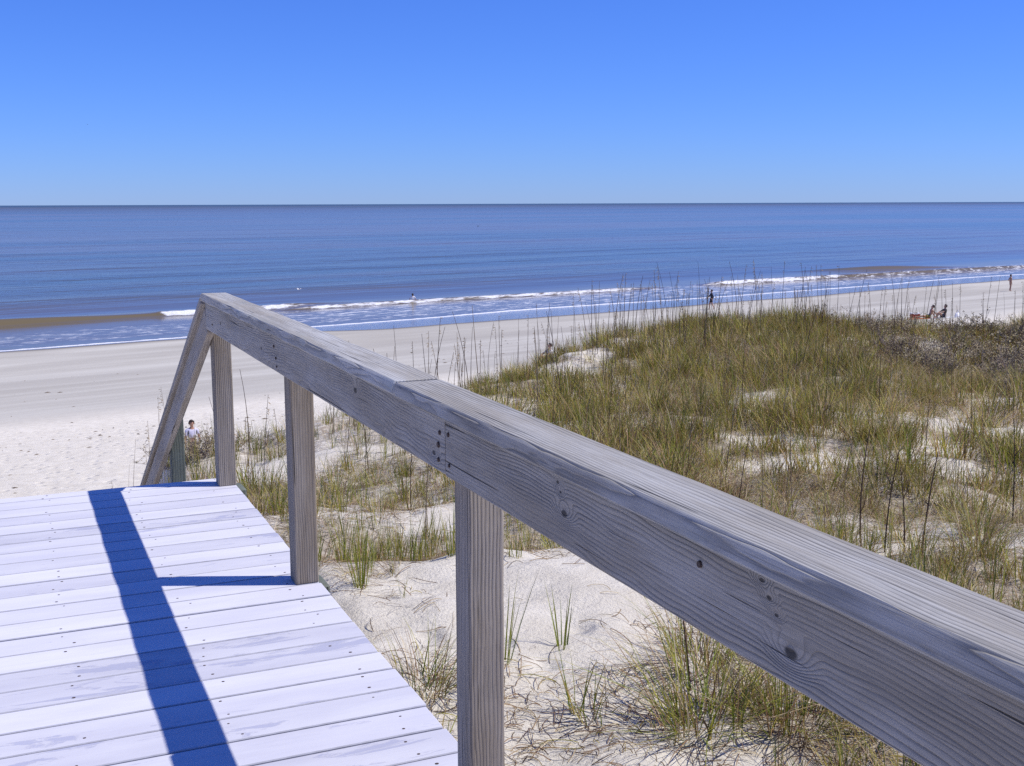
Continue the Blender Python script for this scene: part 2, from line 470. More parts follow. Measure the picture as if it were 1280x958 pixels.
def sand_material():
    k = NT('beach_sand')
    tc = k.n('ShaderNodeTexCoord').outputs['Object']
    st = k.coords(rot=(0, 0, 0), src=tc)
    vr = k.n('ShaderNodeVectorRotate', rotation_type='Z_AXIS'); k.l(tc, vr.inputs['Vector']); vr.inputs['Angle'].default_value = -SHORE_ANG
    st = vr.outputs[0]
    sp = k.n('ShaderNodeSeparateXYZ'); k.l(st, sp.inputs[0])
    band = k.noise(k.coords((0.035, 0.22, 0.0), src=st), 1.0, 4, 0.6)
    band2 = k.noise(k.coords((0.02, 0.09, 0.0), loc=(4, 4, 0), src=st), 1.0, 4, 0.6)
    wob = k.noise(k.coords((0.05, 0.05, 0.0), src=st), 1.0, 3, 0.5)
    t = k.math('ADD', sp.outputs[1], k.math('MULTIPLY', k.math('SUBTRACT', wob, 0.5), 7.0))
    fine = k.noise(tc, 45, 5, 0.7)
    mid = k.noise(tc, 3.2, 4, 0.6)
    dry = k.mixc(k.rng(mid, 0.3, 0.7), (0.64, 0.59, 0.49, 1), (0.74, 0.69, 0.585, 1))
    dry = k.mixc(k.math('MULTIPLY', k.rng(fine, 0.55, 0.75), 0.35), dry, (0.42, 0.37, 0.31, 1))
    crumb = k.noise(tc, 160, 3, 0.7)
    dry = k.mixc(k.math('MULTIPLY', k.rng(crumb, 0.60, 0.72), 0.5), dry, (0.26, 0.21, 0.17, 1))
    damp = k.mixc(k.rng(band, 0.35, 0.65), (0.42, 0.395, 0.34, 1), (0.53, 0.505, 0.44, 1))
    damp = k.mixc(k.math('MULTIPLY', k.rng(band2, 0.45, 0.62), 0.55), damp, (0.35, 0.325, 0.28, 1))
    col = k.mixc(k.rng(t, 37.5, 44.5), dry, damp)
    wet_t = k.math('ADD', k.math('ADD', sp.outputs[1], k.math('MULTIPLY', k.math('SUBTRACT', wob, 0.5), 3.0)), k.rng(sp.outputs[0], 36.0, 46.0, -5.0, 0.0))
    wetf = k.rng(wet_t, 72.6, 74.0)
    col = k.mixc(wetf, col, (0.17, 0.155, 0.135, 1))
    lit = k.attr('litter').outputs['Fac']
    ln = k.noise(tc, 14, 5, 0.75)
    lf = k.math('MULTIPLY', k.rng(k.math('ADD', ln, k.math('MULTIPLY', lit, 0.35)), 0.60, 0.85), k.rng(lit, 0.25, 0.75))
    col = k.mixc(k.math('MULTIPLY', lf, 0.6), col, (0.24, 0.18, 0.12, 1))
    k.l(col, k.p.inputs['Base Color'])
    gloss = k.rng(wet_t, 73.4, 74.4)
    rough = k.math('SUBTRACT', 0.95, k.math('MULTIPLY', gloss, 0.90))
    k.l(rough, k.p.inputs['Roughness'])
    k.l(k.math('ADD', 0.1, k.math('MULTIPLY', gloss, 0.45)), k.p.inputs['Specular IOR Level'])
    # footprints and wind ripples in the dry sand
    vo = k.n('ShaderNodeTexVoronoi'); vo.inputs['Scale'].default_value = 2.6; k.l(tc, vo.inputs['Vector'])
    foot = k.rng(vo.outputs['Distance'], 0.05, 0.32, 0.0, 1.0)
    rip = k.noise(k.coords((5, 14, 5), rot=(0, 0, 0.5), src=tc), 1.0, 3, 0.6)
    h = k.math('ADD', k.math('MULTIPLY', foot, 0.05), k.math('ADD', k.math('MULTIPLY', rip, 0.035), k.math('MULTIPLY', fine, 0.02)))
    dryf = k.rng(t, 33.0, 41.0, 1.0, 0.2)
    h = k.math('MULTIPLY', h, dryf)
    k.l(k.bump(h, 0.9, 1.0), k.p.inputs['Normal'])
    return k.mat
M_SAND = sand_material()
ground = tag(link('beach', ground_me, None, M_SAND), 'pale sand of the dunes running down to the flat beach', None, None, 'structure')

# ------------------------------------------------------------------ sea (object axes: X along the shore, Y out to sea)
def wave_fields(s, t):
    """height above still water and foam amount"""
    w = 1.1 * fbm(s * 0.03, t * 0 + 1.0, 91, 3)
    h = np.zeros_like(s); f = np.zeros_like(s)
    def ridge(tc, amp, front, back):
        d = t - tc
        return amp * np.where(d < 0, np.exp(-(d / front) ** 2), np.exp(-(d / back) ** 2))
    # the breaker by the stairs: a smooth brown shoulder that spills where it turns white
    tc = 96.0 + 0.9 * np.sin(s * 0.06) + 0.4 * w
    amp = 0.5 * sstep(-30, 15, s) * (1 - 0.45 * sstep(35, 41, s)) * (1 - sstep(48, 62, s)) * (0.78 + 0.22 * np.cos((s - 22) * 0.26))
    h += ridge(tc, amp, 0.6, 3.0)
    spill = sstep(34.6, 36.2, s) * (1 - sstep(46, 52, s))
    f = np.maximum(f, spill * np.exp(-((t - tc + 0.6) / 0.8) ** 2) * 1.0)
    h += spill * np.exp(-((t - tc + 0.4) / 0.9) ** 2) * 0.22 * (0.4 + np.abs(fbm(s * 1.5, t * 1.5, 96, 3)))
    # white water along the second half of the shore
    tc2 = 94.5 - 0.045 * (s - 45) + 0.8 * w
    a2 = sstep(44, 50, s) * (1 - sstep(84, 96, s))
    h += a2 * ridge(tc2, 0.28, 0.6, 2.0)
    f = np.maximum(f, a2 * np.exp(-((t - tc2 + 0.4) / 0.6) ** 2) * 0.85)
    tc3 = 91.6 - 0.06 * (s - 100) + 0.5 * w
    a3 = sstep(96, 102, s) * (1 - sstep(150, 190, s))
    h += a3 * ridge(tc3, 0.45, 0.6, 2.0)
    f = np.maximum(f, a3 * np.exp(-((t - tc3 + 0.4) / 0.6) ** 2) * 0.95 * (1 - 0.5 * sstep(112, 125, s)))
    # broken lace between the breakers and the edge
    lace = sstep(80, 83, t) * (1 - sstep(88 + 4 * sstep(40, 50, s), 93 + 4 * sstep(40, 50, s), t)) * 0.68
    f = np.maximum(f, lace * (0.74 + 0.06 * sstep(40, 52, s)))
    # a dark swell farther out to the right
    tc4 = 99 - 0.3 * (s - 140) + 1.2 * w
    h += 0.5 * np.exp(-((s - 141) / 11) ** 2) * ridge(tc4, 1.0, 1.0, 3.0)
    # the thin white lip of the swash
    lip = edge_t(s)
    f = np.maximum(f, np.exp(-((t - lip - 0.25) / 0.42) ** 2) * (1.2 + 0.4 * vnoise(s * 0.2, s * 0, 98)))
    # swell out at sea
    out = sstep(100, 130, t)
    h += out * 0.10 * np.sin(t * 0.33 + 1.8 * fbm(s * 0.012, t * 0.02, 95, 3)) * (1 - sstep(400, 900, t))
    return h, f

def edge_t(s):
    return 79.6 + 1.5 * (vnoise(s * 0.045, s * 0 + 0.5, 92) - 0.5) * 2 + 0.5 * (vnoise(s * 0.17, s * 0 + 0.5, 93) - 0.5)

tr = list(np.arange(77.0, 104, 0.22)) + list(np.arange(104, 130, 0.5))
v = 130.0; st_ = 0.7
while v < 7000:
    tr.append(v); v += st_; st_ *= 1.045
tr = np.array(tr + [7000.0])
u = np.linspace(-1, 1, 640)
half = 150 + 1.5 * np.clip(tr - 100, 0, None)
mid_s = 75 + 0.45 * np.clip(tr - 100, 0, None)
SS = mid_s[:, None] + u[None, :] * half[:, None]
TT = np.repeat(tr[:, None], len(u), 1)
HH, FF = wave_fields(SS, TT)
lip = edge_t(SS)
ZZ = SEA_Z + HH
# run-up: the sheet thins out at the lip and slips under the sand
bx = SS * S_AX[0] + TT * T_AX[0]; by = SS * S_AX[1] + TT * T_AX[1]
bz = beach_z(bx, by)
ZZ = np.where(TT < lip + 6, np.maximum(ZZ, bz + 0.03 * sstep(0, 1.0, TT - lip)), ZZ)
ZZ = np.where(TT < lip, bz - 0.15 * np.clip(lip - TT, 0, 2), ZZ)
sea_me = np_mesh('sea', np.stack([SS, TT, ZZ], -1).reshape(-1, 3), quads=grid_quads(len(u), len(tr)), smooth=True, attrs={'foam': ('FLOAT', FF.ravel())})

def sea_material():
    k = NT('sea_water')
    tc = k.n('ShaderNodeTexCoord').outputs['Object']
    sp = k.n('ShaderNodeSeparateXYZ'); k.l(tc, sp.inputs[0])
    t = sp.outputs[1]
    foam = k.attr('foam').outputs['Fac']
    n1 = k.noise(k.coords((0.55, 1.5, 1.0), src=tc), 1.0, 6, 0.68, 0.8)
    n2 = k.noise(k.coords((1.6, 4.0, 1.0), src=tc), 1.0, 4, 0.65)
    fm = k.math('ADD', foam, k.math('ADD', k.math('MULTIPLY', k.math('SUBTRACT', n1, 0.5), 1.9), k.math('MULTIPLY', k.math('SUBTRACT', n2, 0.5), 0.7)))
    fmask = k.math('MULTIPLY', k.math('MULTIPLY', k.rng(fm, 0.50, 0.95), k.rng(foam, 0.08, 0.3)), 0.92)
    # turbid body colour, browner in patches
    big = k.noise(k.coords((0.0022, 0.010, 1), src=tc), 1.0, 3, 0.55)
    deep = k.mixc(k.rng(big, 0.38, 0.62), (0.075, 0.092, 0.085, 1), (0.135, 0.112, 0.085, 1))
    shal = k.mixc(k.rng(big, 0.3, 0.7), (0.16, 0.125, 0.065, 1), (0.13, 0.105, 0.06, 1))
    body = k.mixc(k.rng(t, 96.5, 104.0), shal, deep)
    body = k.mixc(k.rng(t, 1500.0, 5000.0), body, (0.045, 0.075, 0.085, 1))
    k.l(body, k.p.inputs['Base Color'])
    k.l(k.rng(t, 150.0, 3500.0, 0.17, 0.36), k.p.inputs['Roughness'])
    k.p.inputs['IOR'].default_value = 1.33
    # ripples: short-crested, longer along the shore; three sizes
    c1 = k.noise(k.coords((0.5, 1.3, 1), src=tc), 1.0, 4, 0.6)
    c2 = k.noise(k.coords((0.06, 0.22, 1), src=tc), 1.0, 4, 0.62)
    c3 = k.noise(k.coords((0.008, 0.035, 1), src=tc), 1.0, 4, 0.62)
    calm = k.rng(t, 98.0, 125.0, 0.10, 1.0)
    h = k.math('ADD', k.math('MULTIPLY', c1, 0.08), k.math('ADD', k.math('MULTIPLY', c2, 0.5), k.math('MULTIPLY', c3, 2.2)))
    h = k.math('MULTIPLY', h, calm)
    k.l(k.bump(h, 1.0, 1.0), k.p.inputs['Normal'])
    fd = k.n('ShaderNodeBsdfDiffuse')
    fd.inputs['Color'].default_value = (0.82, 0.83, 0.86, 1)
    fb = k.bump(k.math('ADD', n1, n2), 0.8, 0.25)
    k.l(fb, fd.inputs['Normal'])
    mx = k.n('ShaderNodeMixShader')
    k.l(fmask, mx.inputs[0]); k.l(k.p.outputs[0], mx.inputs[1]); k.l(fd.outputs[0], mx.inputs[2])
    k.l(mx.outputs[0], k.out.inputs['Surface'])
    return k.mat
sea = tag(link('sea', sea_me, None, sea_material()), 'blue sea with low breakers and foam along the beach', None, None, 'structure')
sea.rotation_euler = (0, 0, SHORE_ANG)

# ------------------------------------------------------------------ deck
deck = tag(empty('boardwalk_deck', (0, 2.5, -1.0)), 'pale grey painted plank deck beside the wooden railing', 'deck')
DX0, DX1, DY1 = -1.62, 1.02, 5.99
def kid(o, parent):
    """parent o keeping its world placement (the parent is an unrotated empty)"""
    mw = o.matrix_basis.copy()
    o.parent = parent
    mw.translation = mw.translation - parent.location
    o.matrix_basis = mw
    return o
seams = [2.942 + 0.1478 * i for i in range(-27, 21)] + [DY1 + 0.006]
JOISTS = [0.91, 0.51, 0.11, -0.29, -0.69, -1.09, -1.5]
nails = []
for i in range(len(seams) - 1):
    a, b = seams[i], seams[i + 1]
    g = random.choice((0.005, 0.006, 0.007, 0.009))
    dz = random.uniform(-0.0015, 0.0015)
    ex = random.uniform(-0.003, 0.004) - 0.004 * (a > 4)
    ang = random.uniform(-0.0012, 0.0012)
    ym = (a + b) / 2
    o = deck_board('plank', (DX0, ym - ang, -0.019 + dz), (DX1 + ex + 0.008 * (3.5 - ym) / 3, ym + ang, -0.019 + dz), b - a - g, 0.038, M_DECK, bev=0.0028)
    kid(o, deck)
    nails = []
    if b > 1.5:
        for jx in JOISTS[:5]:
            for f in (0.22, 0.78):
                if random.random() < 0.25: continue
                nails.append((jx + random.uniform(-0.025, 0.025), a + (b - a) * f + random.uniform(-0.008, 0.008), dz, random.uniform(0.003, 0.0052)))
    if nails:
        bm = bmesh.new()
        for (x, y, z, r) in nails:
            p = o.matrix_basis.inverted() @ (Vector((x, y, z)) - deck.location)
            vs = [bm.verts.new((p.x + r * 1.15 * math.cos(k * math.pi / 4), p.y + r * math.sin(k * math.pi / 4), 0.0193)) for k in range(8)]
            c = bm.verts.new((p.x, p.y, 0.0204))
            for k in range(8): bm.faces.new((vs[k], vs[(k + 1) % 8], c))
        nm = bpy.data.meshes.new('nail_heads'); bm.to_mesh(nm); bm.free()
        link('nail_heads', nm, o, M_NAIL)['kind'] = 'stuff'
for jx in JOISTS:
    kid(board('joist', (jx, -1.0, -0.135), (jx, 5.95, -0.135), 0.038, 0.184, M_JOIST), deck)
kid(board('rim_joist', (DX1 - 0.03, -1.0, -0.135), (DX1 - 0.03, 5.955, -0.135), 0.038, 0.184, M_PILE), deck)
kid(board('rim_joist', (DX0, 5.972, -0.135), (DX1 - 0.01, 5.972, -0.135), 0.034, 0.184, M_PILE), deck)
POST_Y = [5.799, 4.129, 2.355, 0.58]
for py in POST_Y:
    for px in (DX1 - 0.02, DX0 + 0.1):
        kid(board('pile', (px, py + 0.16, -2.6), (px, py + 0.16, -0.045), 0.15, 0.16, M_PILE, bev=0.008), deck)

# ------------------------------------------------------------------ railing
rail = tag(empty('deck_railing', (0.97, 4.0, 0.0)), 'weathered grey wooden railing with flat cap along the deck edge', 'railing')
XI, XF, PW = 0.9263, 0.8883, 0.089
for py in POST_Y:
    kid(board('post', (XI + PW / 2, py + PW / 2, -0.001), (XI + PW / 2, py + PW / 2, 0.9395), PW, PW, M_POST, seg=6, wob=0.0012, seed=int(py * 10)), rail)
ZC = 0.979
JC = 2.70
kid(board('cap_board', (0.930, -1.0, ZC - 0.0195), (0.930, JC - 0.002, ZC - 0.0185), 0.128, 0.038, M_CAP, bev=0.006, seg=14, wob=0.0016, seed=3), rail)
kid(board('cap_board', (0.929, JC + 0.002, ZC - 0.016), (0.932, 5.752, ZC - 0.012), 0.128, 0.038, M_CAP, bev=0.006, seg=14, wob=0.0022, seed=5), rail)
kid(board('side_board', (XF + 0.019, -1.0, 0.8705), (XF + 0.019, 2.398, 0.872), 0.038, 0.137, M_RAIL_NEAR, bev=0.004, seg=10, wob=0.0008, seed=8), rail)
kid(board('side_board', (XF + 0.019, 2.4015, 0.8745), (XF + 0.019, 5.745, 0.877), 0.038, 0.137, M_RAIL, bev=0.004, seg=10, wob=0.0012, seed=9), rail)
def bolt(x, y, z, r=0.006):
    bm = bmesh.new()
    bmesh.ops.create_cone(bm, cap_ends=True, segments=8, radius1=r, radius2=r * 0.8, depth=0.004)
    bmesh.ops.rotate(bm, verts=bm.verts, cent=(0, 0, 0), matrix=Matrix.Rotation(-math.pi / 2, 3, 'Y'))
    me = bpy.data.meshes.new('nail'); bm.to_mesh(me); bm.free()
    o = link('nail', me, None, M_NAIL); o.location = (x, y, z)
    o.matrix_basis = Matrix.Translation((x, y, z)); kid(o, rail)
for (y, z, r) in [(2.43, 0.90, .006), (2.375, 0.905, .006), (2.44, 0.87, .008), (2.37, 0.835, .005), (2.44, 0.835, .006), (4.19, 0.90, .006), (4.16, 0.86, .006), (4.15, 0.83, .005), (5.55, 0.85, .005), (0.64, 0.9, .006), (1.35, 0.905, .006)]:
    bolt(XF - 0.0015, y, z, r)

# ------------------------------------------------------------------ stairs and their rail
stairs = tag(empty('beach_stairs', (0, 6.0, -1.5)), 'plank stairs going down from the deck end to the beach', 'stairs')
RISE, RUN = 0.168, 0.336
NS = 22
for i in range(NS):
    z = -RISE * (i + 1); y = 6.0 + RUN * i
    for j in (0, 1):
        kid(deck_board('tread', (DX0 + 0.05, y + 0.08 + j * 0.155, z - 0.019), (DX1 - 0.06, y + 0.08 + j * 0.155, z - 0.019), 0.145, 0.038, M_DECK), stairs)
for px in (DX0 + 0.06, -0.3, DX1 - 0.08):
    kid(board('stringer', (px, 6.02, -0.42), (px, 6.0 + RUN * NS, -0.34 - RISE * NS), 0.038, 0.2, M_JOIST), stairs)
srail = tag(empty('stair_handrail', (0.97, 7.6, -0.8)), 'sloping wooden handrail going down the stairs from the deck railing', 'handrail')
SL = -0.5
def sr(y, dz): return 0.972 + dz + SL * (y - 5.757)
cs = 1 / math.cos(math.atan(0.5))
kid(board('cap_board', (0.930, 5.762, sr(5.762, -0.021)), (0.930, 12.2, sr(12.2, -0.021)), 0.128, 0.038, M_STAIR, bev=0.005), srail)
kid(board('side_board', (XF + 0.019, 5.752, sr(5.752, -0.043 - 0.078)), (XF + 0.019, 12.2, sr(12.2, -0.043 - 0.078)), 0.037, 0.139, M_STAIR), srail)
for py in (7.68, 9.5, 11.4):
    kid(board('post', (XI + PW / 2, py + PW / 2, sr(py, -0.0) - 2.3), (XI + PW / 2, py + PW / 2, sr(py + PW / 2, 0.03 if py < 8 else -0.043)), PW, PW, M_PILE if py < 8 else M_POST, seg=3, wob=0.001, seed=int(py)), srail)

# ------------------------------------------------------------------ grass and weeds
def grass_material():
    k = NT('dune_grass')
    c = k.attr('tint').outputs['Color']
    k.l(c, k.p.inputs['Base Color'])
    k.p.inputs['Roughness'].default_value = 0.55
    k.p.inputs['Specular IOR Level'].default_value = 0.3
    tr = k.n('ShaderNodeBsdfTranslucent'); k.l(c, tr.inputs['Color'])
    mx = k.n('ShaderNodeMixShader'); mx.inputs[0].default_value = 0.28
    k.l(k.p.outputs[0], mx.inputs[1]); k.l(tr.outputs[0], mx.inputs[2])
    k.l(mx.outputs[0], k.out.inputs['Surface'])
    return k.mat
M_GRASS = grass_material()

PAL = {'green': np.array([(.19, .235, .025), (.28, .30, .035), (.125, .175, .02), (.38, .36, .055)]),
       'gold': np.array([(.44, .35, .075), (.50, .39, .11), (.36, .26, .05), (.35, .32, .05)]),
       'straw': np.array([(.58, .46, .26), (.48, .36, .20), (.38, .26, .13), (.66, .55, .36)]),
       'brown': np.array([(.20, .115, .06), (.27, .165, .085), (.11, .07, .045), (.33, .20, .10)])}

def blades(base, az, lean, length, width, droop, col, kink=None):
    """three-segment blades; returns verts, quads, tris, colours"""
    n = len(base)
    S = np.array([0.0, 0.38, 0.72, 1.0])
    hx, hy = np.cos(az), np.sin(az)
    co = np.zeros((n, 7, 3), np.float32)
    tw = az + np.pi / 2 + RNG.uniform(-0.7, 0.7, n)
    wx, wy = np.cos(tw), np.sin(tw)
    W = [1.0, 0.85, 0.5, 0.0]
    for i, s in enumerate(S):
        out = length * (s * np.sin(lean) + droop * s * s)
        up = length * (s * np.cos(lean) - 0.75 * droop * s ** 2.6)
        px = base[:, 0] + hx * out; py = base[:, 1] + hy * out; pz = base[:, 2] + up
        if i < 3:
            for j, sg in ((0, -1), (1, 1)):
                co[:, i * 2 + j, 0] = px + sg * wx * width * W[i] / 2
                co[:, i * 2 + j, 1] = py + sg * wy * width * W[i] / 2
                co[:, i * 2 + j, 2] = pz
        else:
            co[:, 6, 0] = px; co[:, 6, 1] = py; co[:, 6, 2] = pz
    o = (np.arange(n) * 7)[:, None]
    q = np.concatenate([o + np.array([0, 1, 3, 2]), o + np.array([2, 3, 5, 4])])
    t = o + np.array([4, 5, 6])
    shade = np.array([0.75, 0.75, 0.95, 0.95, 1.05, 1.05, 1.1])
    c4 = np.ones((n, 7, 4), np.float32)
    c4[..., :3] = np.clip(col[:, None, :] * np.ones((1, 7, 1)), 0, 1)
    tipdry = np.clip(RNG.uniform(-0.5, 0.9, n), 0, 1)[:, None]
    dry = np.array([.36, .25, .10])
    for j, f in ((4, .5), (5, .5), (6, 1.0)):
        c4[:, j, :3] = c4[:, j, :3] * (1 - tipdry * f) + dry * tipdry * f
    return co.reshape(-1, 3), q, t, c4.reshape(-1, 4)

def pick(names, probs, n):
    out = np.zeros((n, 3))
    ch = RNG.choice(len(names), n, p=probs)
    for i, nm in enumerate(names):
        m_ = ch == i
        out[m_] = PAL[nm][RNG.integers(0, 4, m_.sum())]
    return out * RNG.uniform(0.8, 1.2, (n, 1))

def clump(kind):
    """one tuft around the origin"""
    if kind == 'upright':
        n = RNG.integers(7, 14); r = 0.05
        lean = RNG.uniform(0.02, 0.38, n); L = RNG.uniform(0.28, 0.66, n); W = RNG.uniform(0.005, 0.009, n); dr = RNG.uniform(0, 0.18, n)
        col = pick(['green', 'gold', 'brown', 'straw'], [.60, .18, .14, .08], n)
    elif kind == 'thick':
        n = RNG.integers(26, 40); r = 0.13
        lean = RNG.uniform(0.03, 0.65, n); L = RNG.uniform(0.24, 0.58, n); W = RNG.uniform(0.006, 0.012, n); dr = RNG.uniform(0.0, 0.4, n)
        col = pick(['green', 'gold', 'straw', 'brown'], [.38, .29, .10, .23], n)
    elif kind == 'dry':
        n = RNG.integers(30, 46); r = 0.15
        lean = RNG.uniform(0.15, 1.15, n); L = RNG.uniform(0.22, 0.52, n); W = RNG.uniform(0.004, 0.007, n); dr = RNG.uniform(0.15, 0.6, n)
        col = pick(['straw', 'brown', 'gold', 'green'], [.30, .40, .16, .14], n)
    else:                                        # big tussock
        n = 210; r = 0.18
        lean = RNG.uniform(0.03, 1.05, n); L = RNG.uniform(0.28, 0.72, n); W = RNG.uniform(0.004, 0.0075, n); dr = RNG.uniform(0.05, 0.55, n)
        col = pick(['green', 'straw', 'brown', 'gold'], [.36, .20, .30, .14], n)
    a = RNG.uniform(0, 2 * np.pi, n); rad = r * np.sqrt(RNG.uniform(0, 1, n))
    base = np.stack([rad * np.cos(a), rad * np.sin(a), np.full(n, -0.03)], -1)
    az = a + RNG.uniform(-1.1, 1.1, n)
    return blades(base, az, lean, L, W, dr, col)

KINDS = {k: [clump(k) for _ in range(8)] for k in ('upright', 'thick', 'dry')}
PROTO = {k: [np_mesh('grass_tuft', c[0], quads=c[1], tris=c[2], attrs={'tint': ('FLOAT_COLOR', c[3])}) for c in v] for k, v in KINDS.items()}
for v in PROTO.values():
    for me in v: me.materials.append(M_GRASS)

def in_view(x, y, pad=0.16):
    az = np.arctan2(x, y)
    return (az > YAW - 0.43 - pad) & (az < YAW + 0.43 + pad)

N = 30000
cx = RNG.uniform(1.2, 34, N); cyy = RNG.uniform(2.0, 25, N)
ok = in_view(cx, cyy) & (RNG.uniform(0, 1, N) < cover(cx, cyy) ** 1.15)
cx, cyy = cx[ok], cyy[ok]
cz = terrain(cx, cyy)
left = 1 - sstep(3.2, 5.6, cx - 0.28 * (cyy - 8))
hollow = sstep(11.5, 15, cx - 0.25 * (cyy - 12))
lowr = (1 - sstep(7.5, 9.5, cyy))
dry_p = np.clip(0.24 + 0.55 * lowr * sstep(3, 4.5, cx) + 0.45 * hollow + 1.5 * (fbm(cx * 0.35, cyy * 0.35, 201, 3)), 0.03, 0.92)
rr_ = RNG.uniform(0, 1, len(cx))
kind = np.where(rr_ < dry_p * (1 - 0.5 * left), 2, np.where(RNG.uniform(0, 1, len(cx)) < 0.25 + 0.6 * left, 0, 1))
scl = RNG.uniform(0.62, 1.12, len(cx)) * (0.8 + 0.5 * np.clip(0.5 + fbm(cx * 0.9, cyy * 0.9, 205, 3), 0, 1)) * (1 - 0.25 * sstep(14.5, 16.5, cyy) * (1 - sstep(8.5, 11, cx))) * (1 - 0.25 * left) * (1 - 0.22 * lowr * (kind != 0))
rot = RNG.uniform(0, 2 * np.pi, len(cx)); var = RNG.integers(0, 8, len(cx))
order = np.argsort(np.hypot(cx, cyy))
KN = ['upright', 'thick', 'dry']
LAB = {'upright': ('sparse upright green grass tuft', 'upright green tufts'),
       'thick': ('bushy olive green grass tuft', 'bushy green tufts'),
       'dry': ('dry straw brown bent grass tuft', 'dry brown tufts')}
taken = {0: 0, 1: 0, 2: 0}
rest = []
for i in order:
    kd = int(kind[i])
    if taken[kd] < 120:
        taken[kd] += 1
        o = link('grass_tuft', PROTO[KN[kd]][var[i]])
        o.location = (cx[i], cyy[i], cz[i]); o.rotation_euler = (0, 0, rot[i]); s_ = float(scl[i]); o.scale = (s_, s_, s_)
        X, Y = float(cx[i]), float(cyy[i])
        where = 'at the deck edge' if X < 2.2 and Y < 8.5 else 'on the white sand below the railing' if Y < 6.2 and X < 4.5 else 'on the sandy slope behind the railing posts' if left[i] > .5 else 'on the grown over dune outside the railing'
        size = 'small ' if s_ < .72 else 'large ' if s_ > .95 else ''
        tag(o, size + LAB[KN[kd]][0] + ' ' + where, 'grass tuft', LAB[KN[kd]][1] + ' ' + where)
    else:
        rest.append(i)
C, Q, T_, A = [], [], [], []
nv = 0
for i in rest:
    co, q, t, c4 = KINDS[KN[int(kind[i])]][var[i]]
    ca, sa = math.cos(rot[i]), math.sin(rot[i])
    p = co * scl[i]
    C.append(np.stack([p[:, 0] * ca - p[:, 1] * sa + cx[i], p[:, 0] * sa + p[:, 1] * ca + cyy[i], p[:, 2] + cz[i]], -1))
    Q.append(q + nv); T_.append(t + nv)
    a4 = c4.copy(); a4[:, :3] *= RNG.uniform(0.6, 1.3); A.append(a4); nv += len(co)
gm = np_mesh('dune_grass', np.concatenate(C), quads=np.concatenate(Q), tris=np.concatenate(T_), attrs={'tint': ('FLOAT_COLOR', np.concatenate(A))})
tag(link('dune_grass', gm, None, M_GRASS), 'thick olive and straw coloured grass covering the dune', None, None, 'stuff')
print('tufts', taken, 'rest', len(rest), 'blades', len(gm.vertices) // 7)

# single tussocks that stand apart
def tussock(label, x, y, s, seed, drier=0.0):
    c = clump('big')
    me = np_mesh('grass_tussock', c[0], quads=c[1], tris=c[2], attrs={'tint': ('FLOAT_COLOR', c[3])})
    me.materials.append(M_GRASS)
    o = link('grass_tussock', me); o.location = (x, y, float(terrain(x, y))); o.scale = (s, s, s); o.rotation_euler = (0, 0, seed)
    tag(o, label, 'grass tussock')
tussock('large tangled grass tussock with a dark shaded base below the railing', 2.86, 4.30, 1.05, 1)
tussock('spreading grass tussock of green and brown blades under the near railing board', 3.25, 4.15, 0.95, 2)
tussock('low tangled tussock hugging the sand behind the largest tussock', 3.2, 4.85, 0.85, 3)
tussock('curly dry tussock at the deck edge just behind the near railing post', 1.76, 5.12, 0.72, 4)
tussock('small mixed tussock on the sand beside the spreading tussock', 3.6, 3.9, 0.8, 5)
tussock('wide arching dry tussock on the dune outside the railing cap', 6.3, 6.0, 0.85, 6)
tussock('rounded bushy tussock next to the thin dark weed stems', 6.9, 6.55, 0.8, 7)

def tall_tuft(label, x, y, n, L, seed, s=1.0):
    r0 = np.random.default_rng(seed)
    a = r0.uniform(0, 6.28, n); rad = 0.035 * np.sqrt(r0.uniform(0, 1, n))
    base = np.stack([rad * np.cos(a), rad * np.sin(a), np.full(n, -0.03)], -1)
    col = PAL['green'][r0.integers(0, 4, n)] * r0.uniform(.85, 1.25, (n, 1))
    c = blades(base, a, r0.uniform(0.02, 0.32, n), r0.uniform(0.6, 1.0, n) * L, r0.uniform(0.005, 0.009, n), r0.uniform(0, 0.12, n), col)
    me = np_mesh('grass_tuft', c[0], quads=c[1], tris=c[2], attrs={'tint': ('FLOAT_COLOR', c[3])}); me.materials.append(M_GRASS)
    o = link('grass_tuft', me); o.location = (x, y, float(terrain(x, y)))
    tag(o, label, 'grass tuft')
tall_tuft('bright green tall grass tuft beside the near railing post on white sand', 2.28, 5.30, 14, 0.62, 1)
tall_tuft('slim green tuft standing alone in the middle of the bare white sand', 2.66, 5.38, 9, 0.46, 2)
tall_tuft('green tuft of long blades at the deck edge behind the middle post', 1.92, 6.72, 22, 0.62, 3)
tall_tuft('vivid green tuft where the grass meets the sand mound', 2.66, 7.05, 26, 0.45, 4)
tall_tuft('thin green tuft leaning over the front of the bare sand', 2.42, 4.72, 8, 0.42, 5)

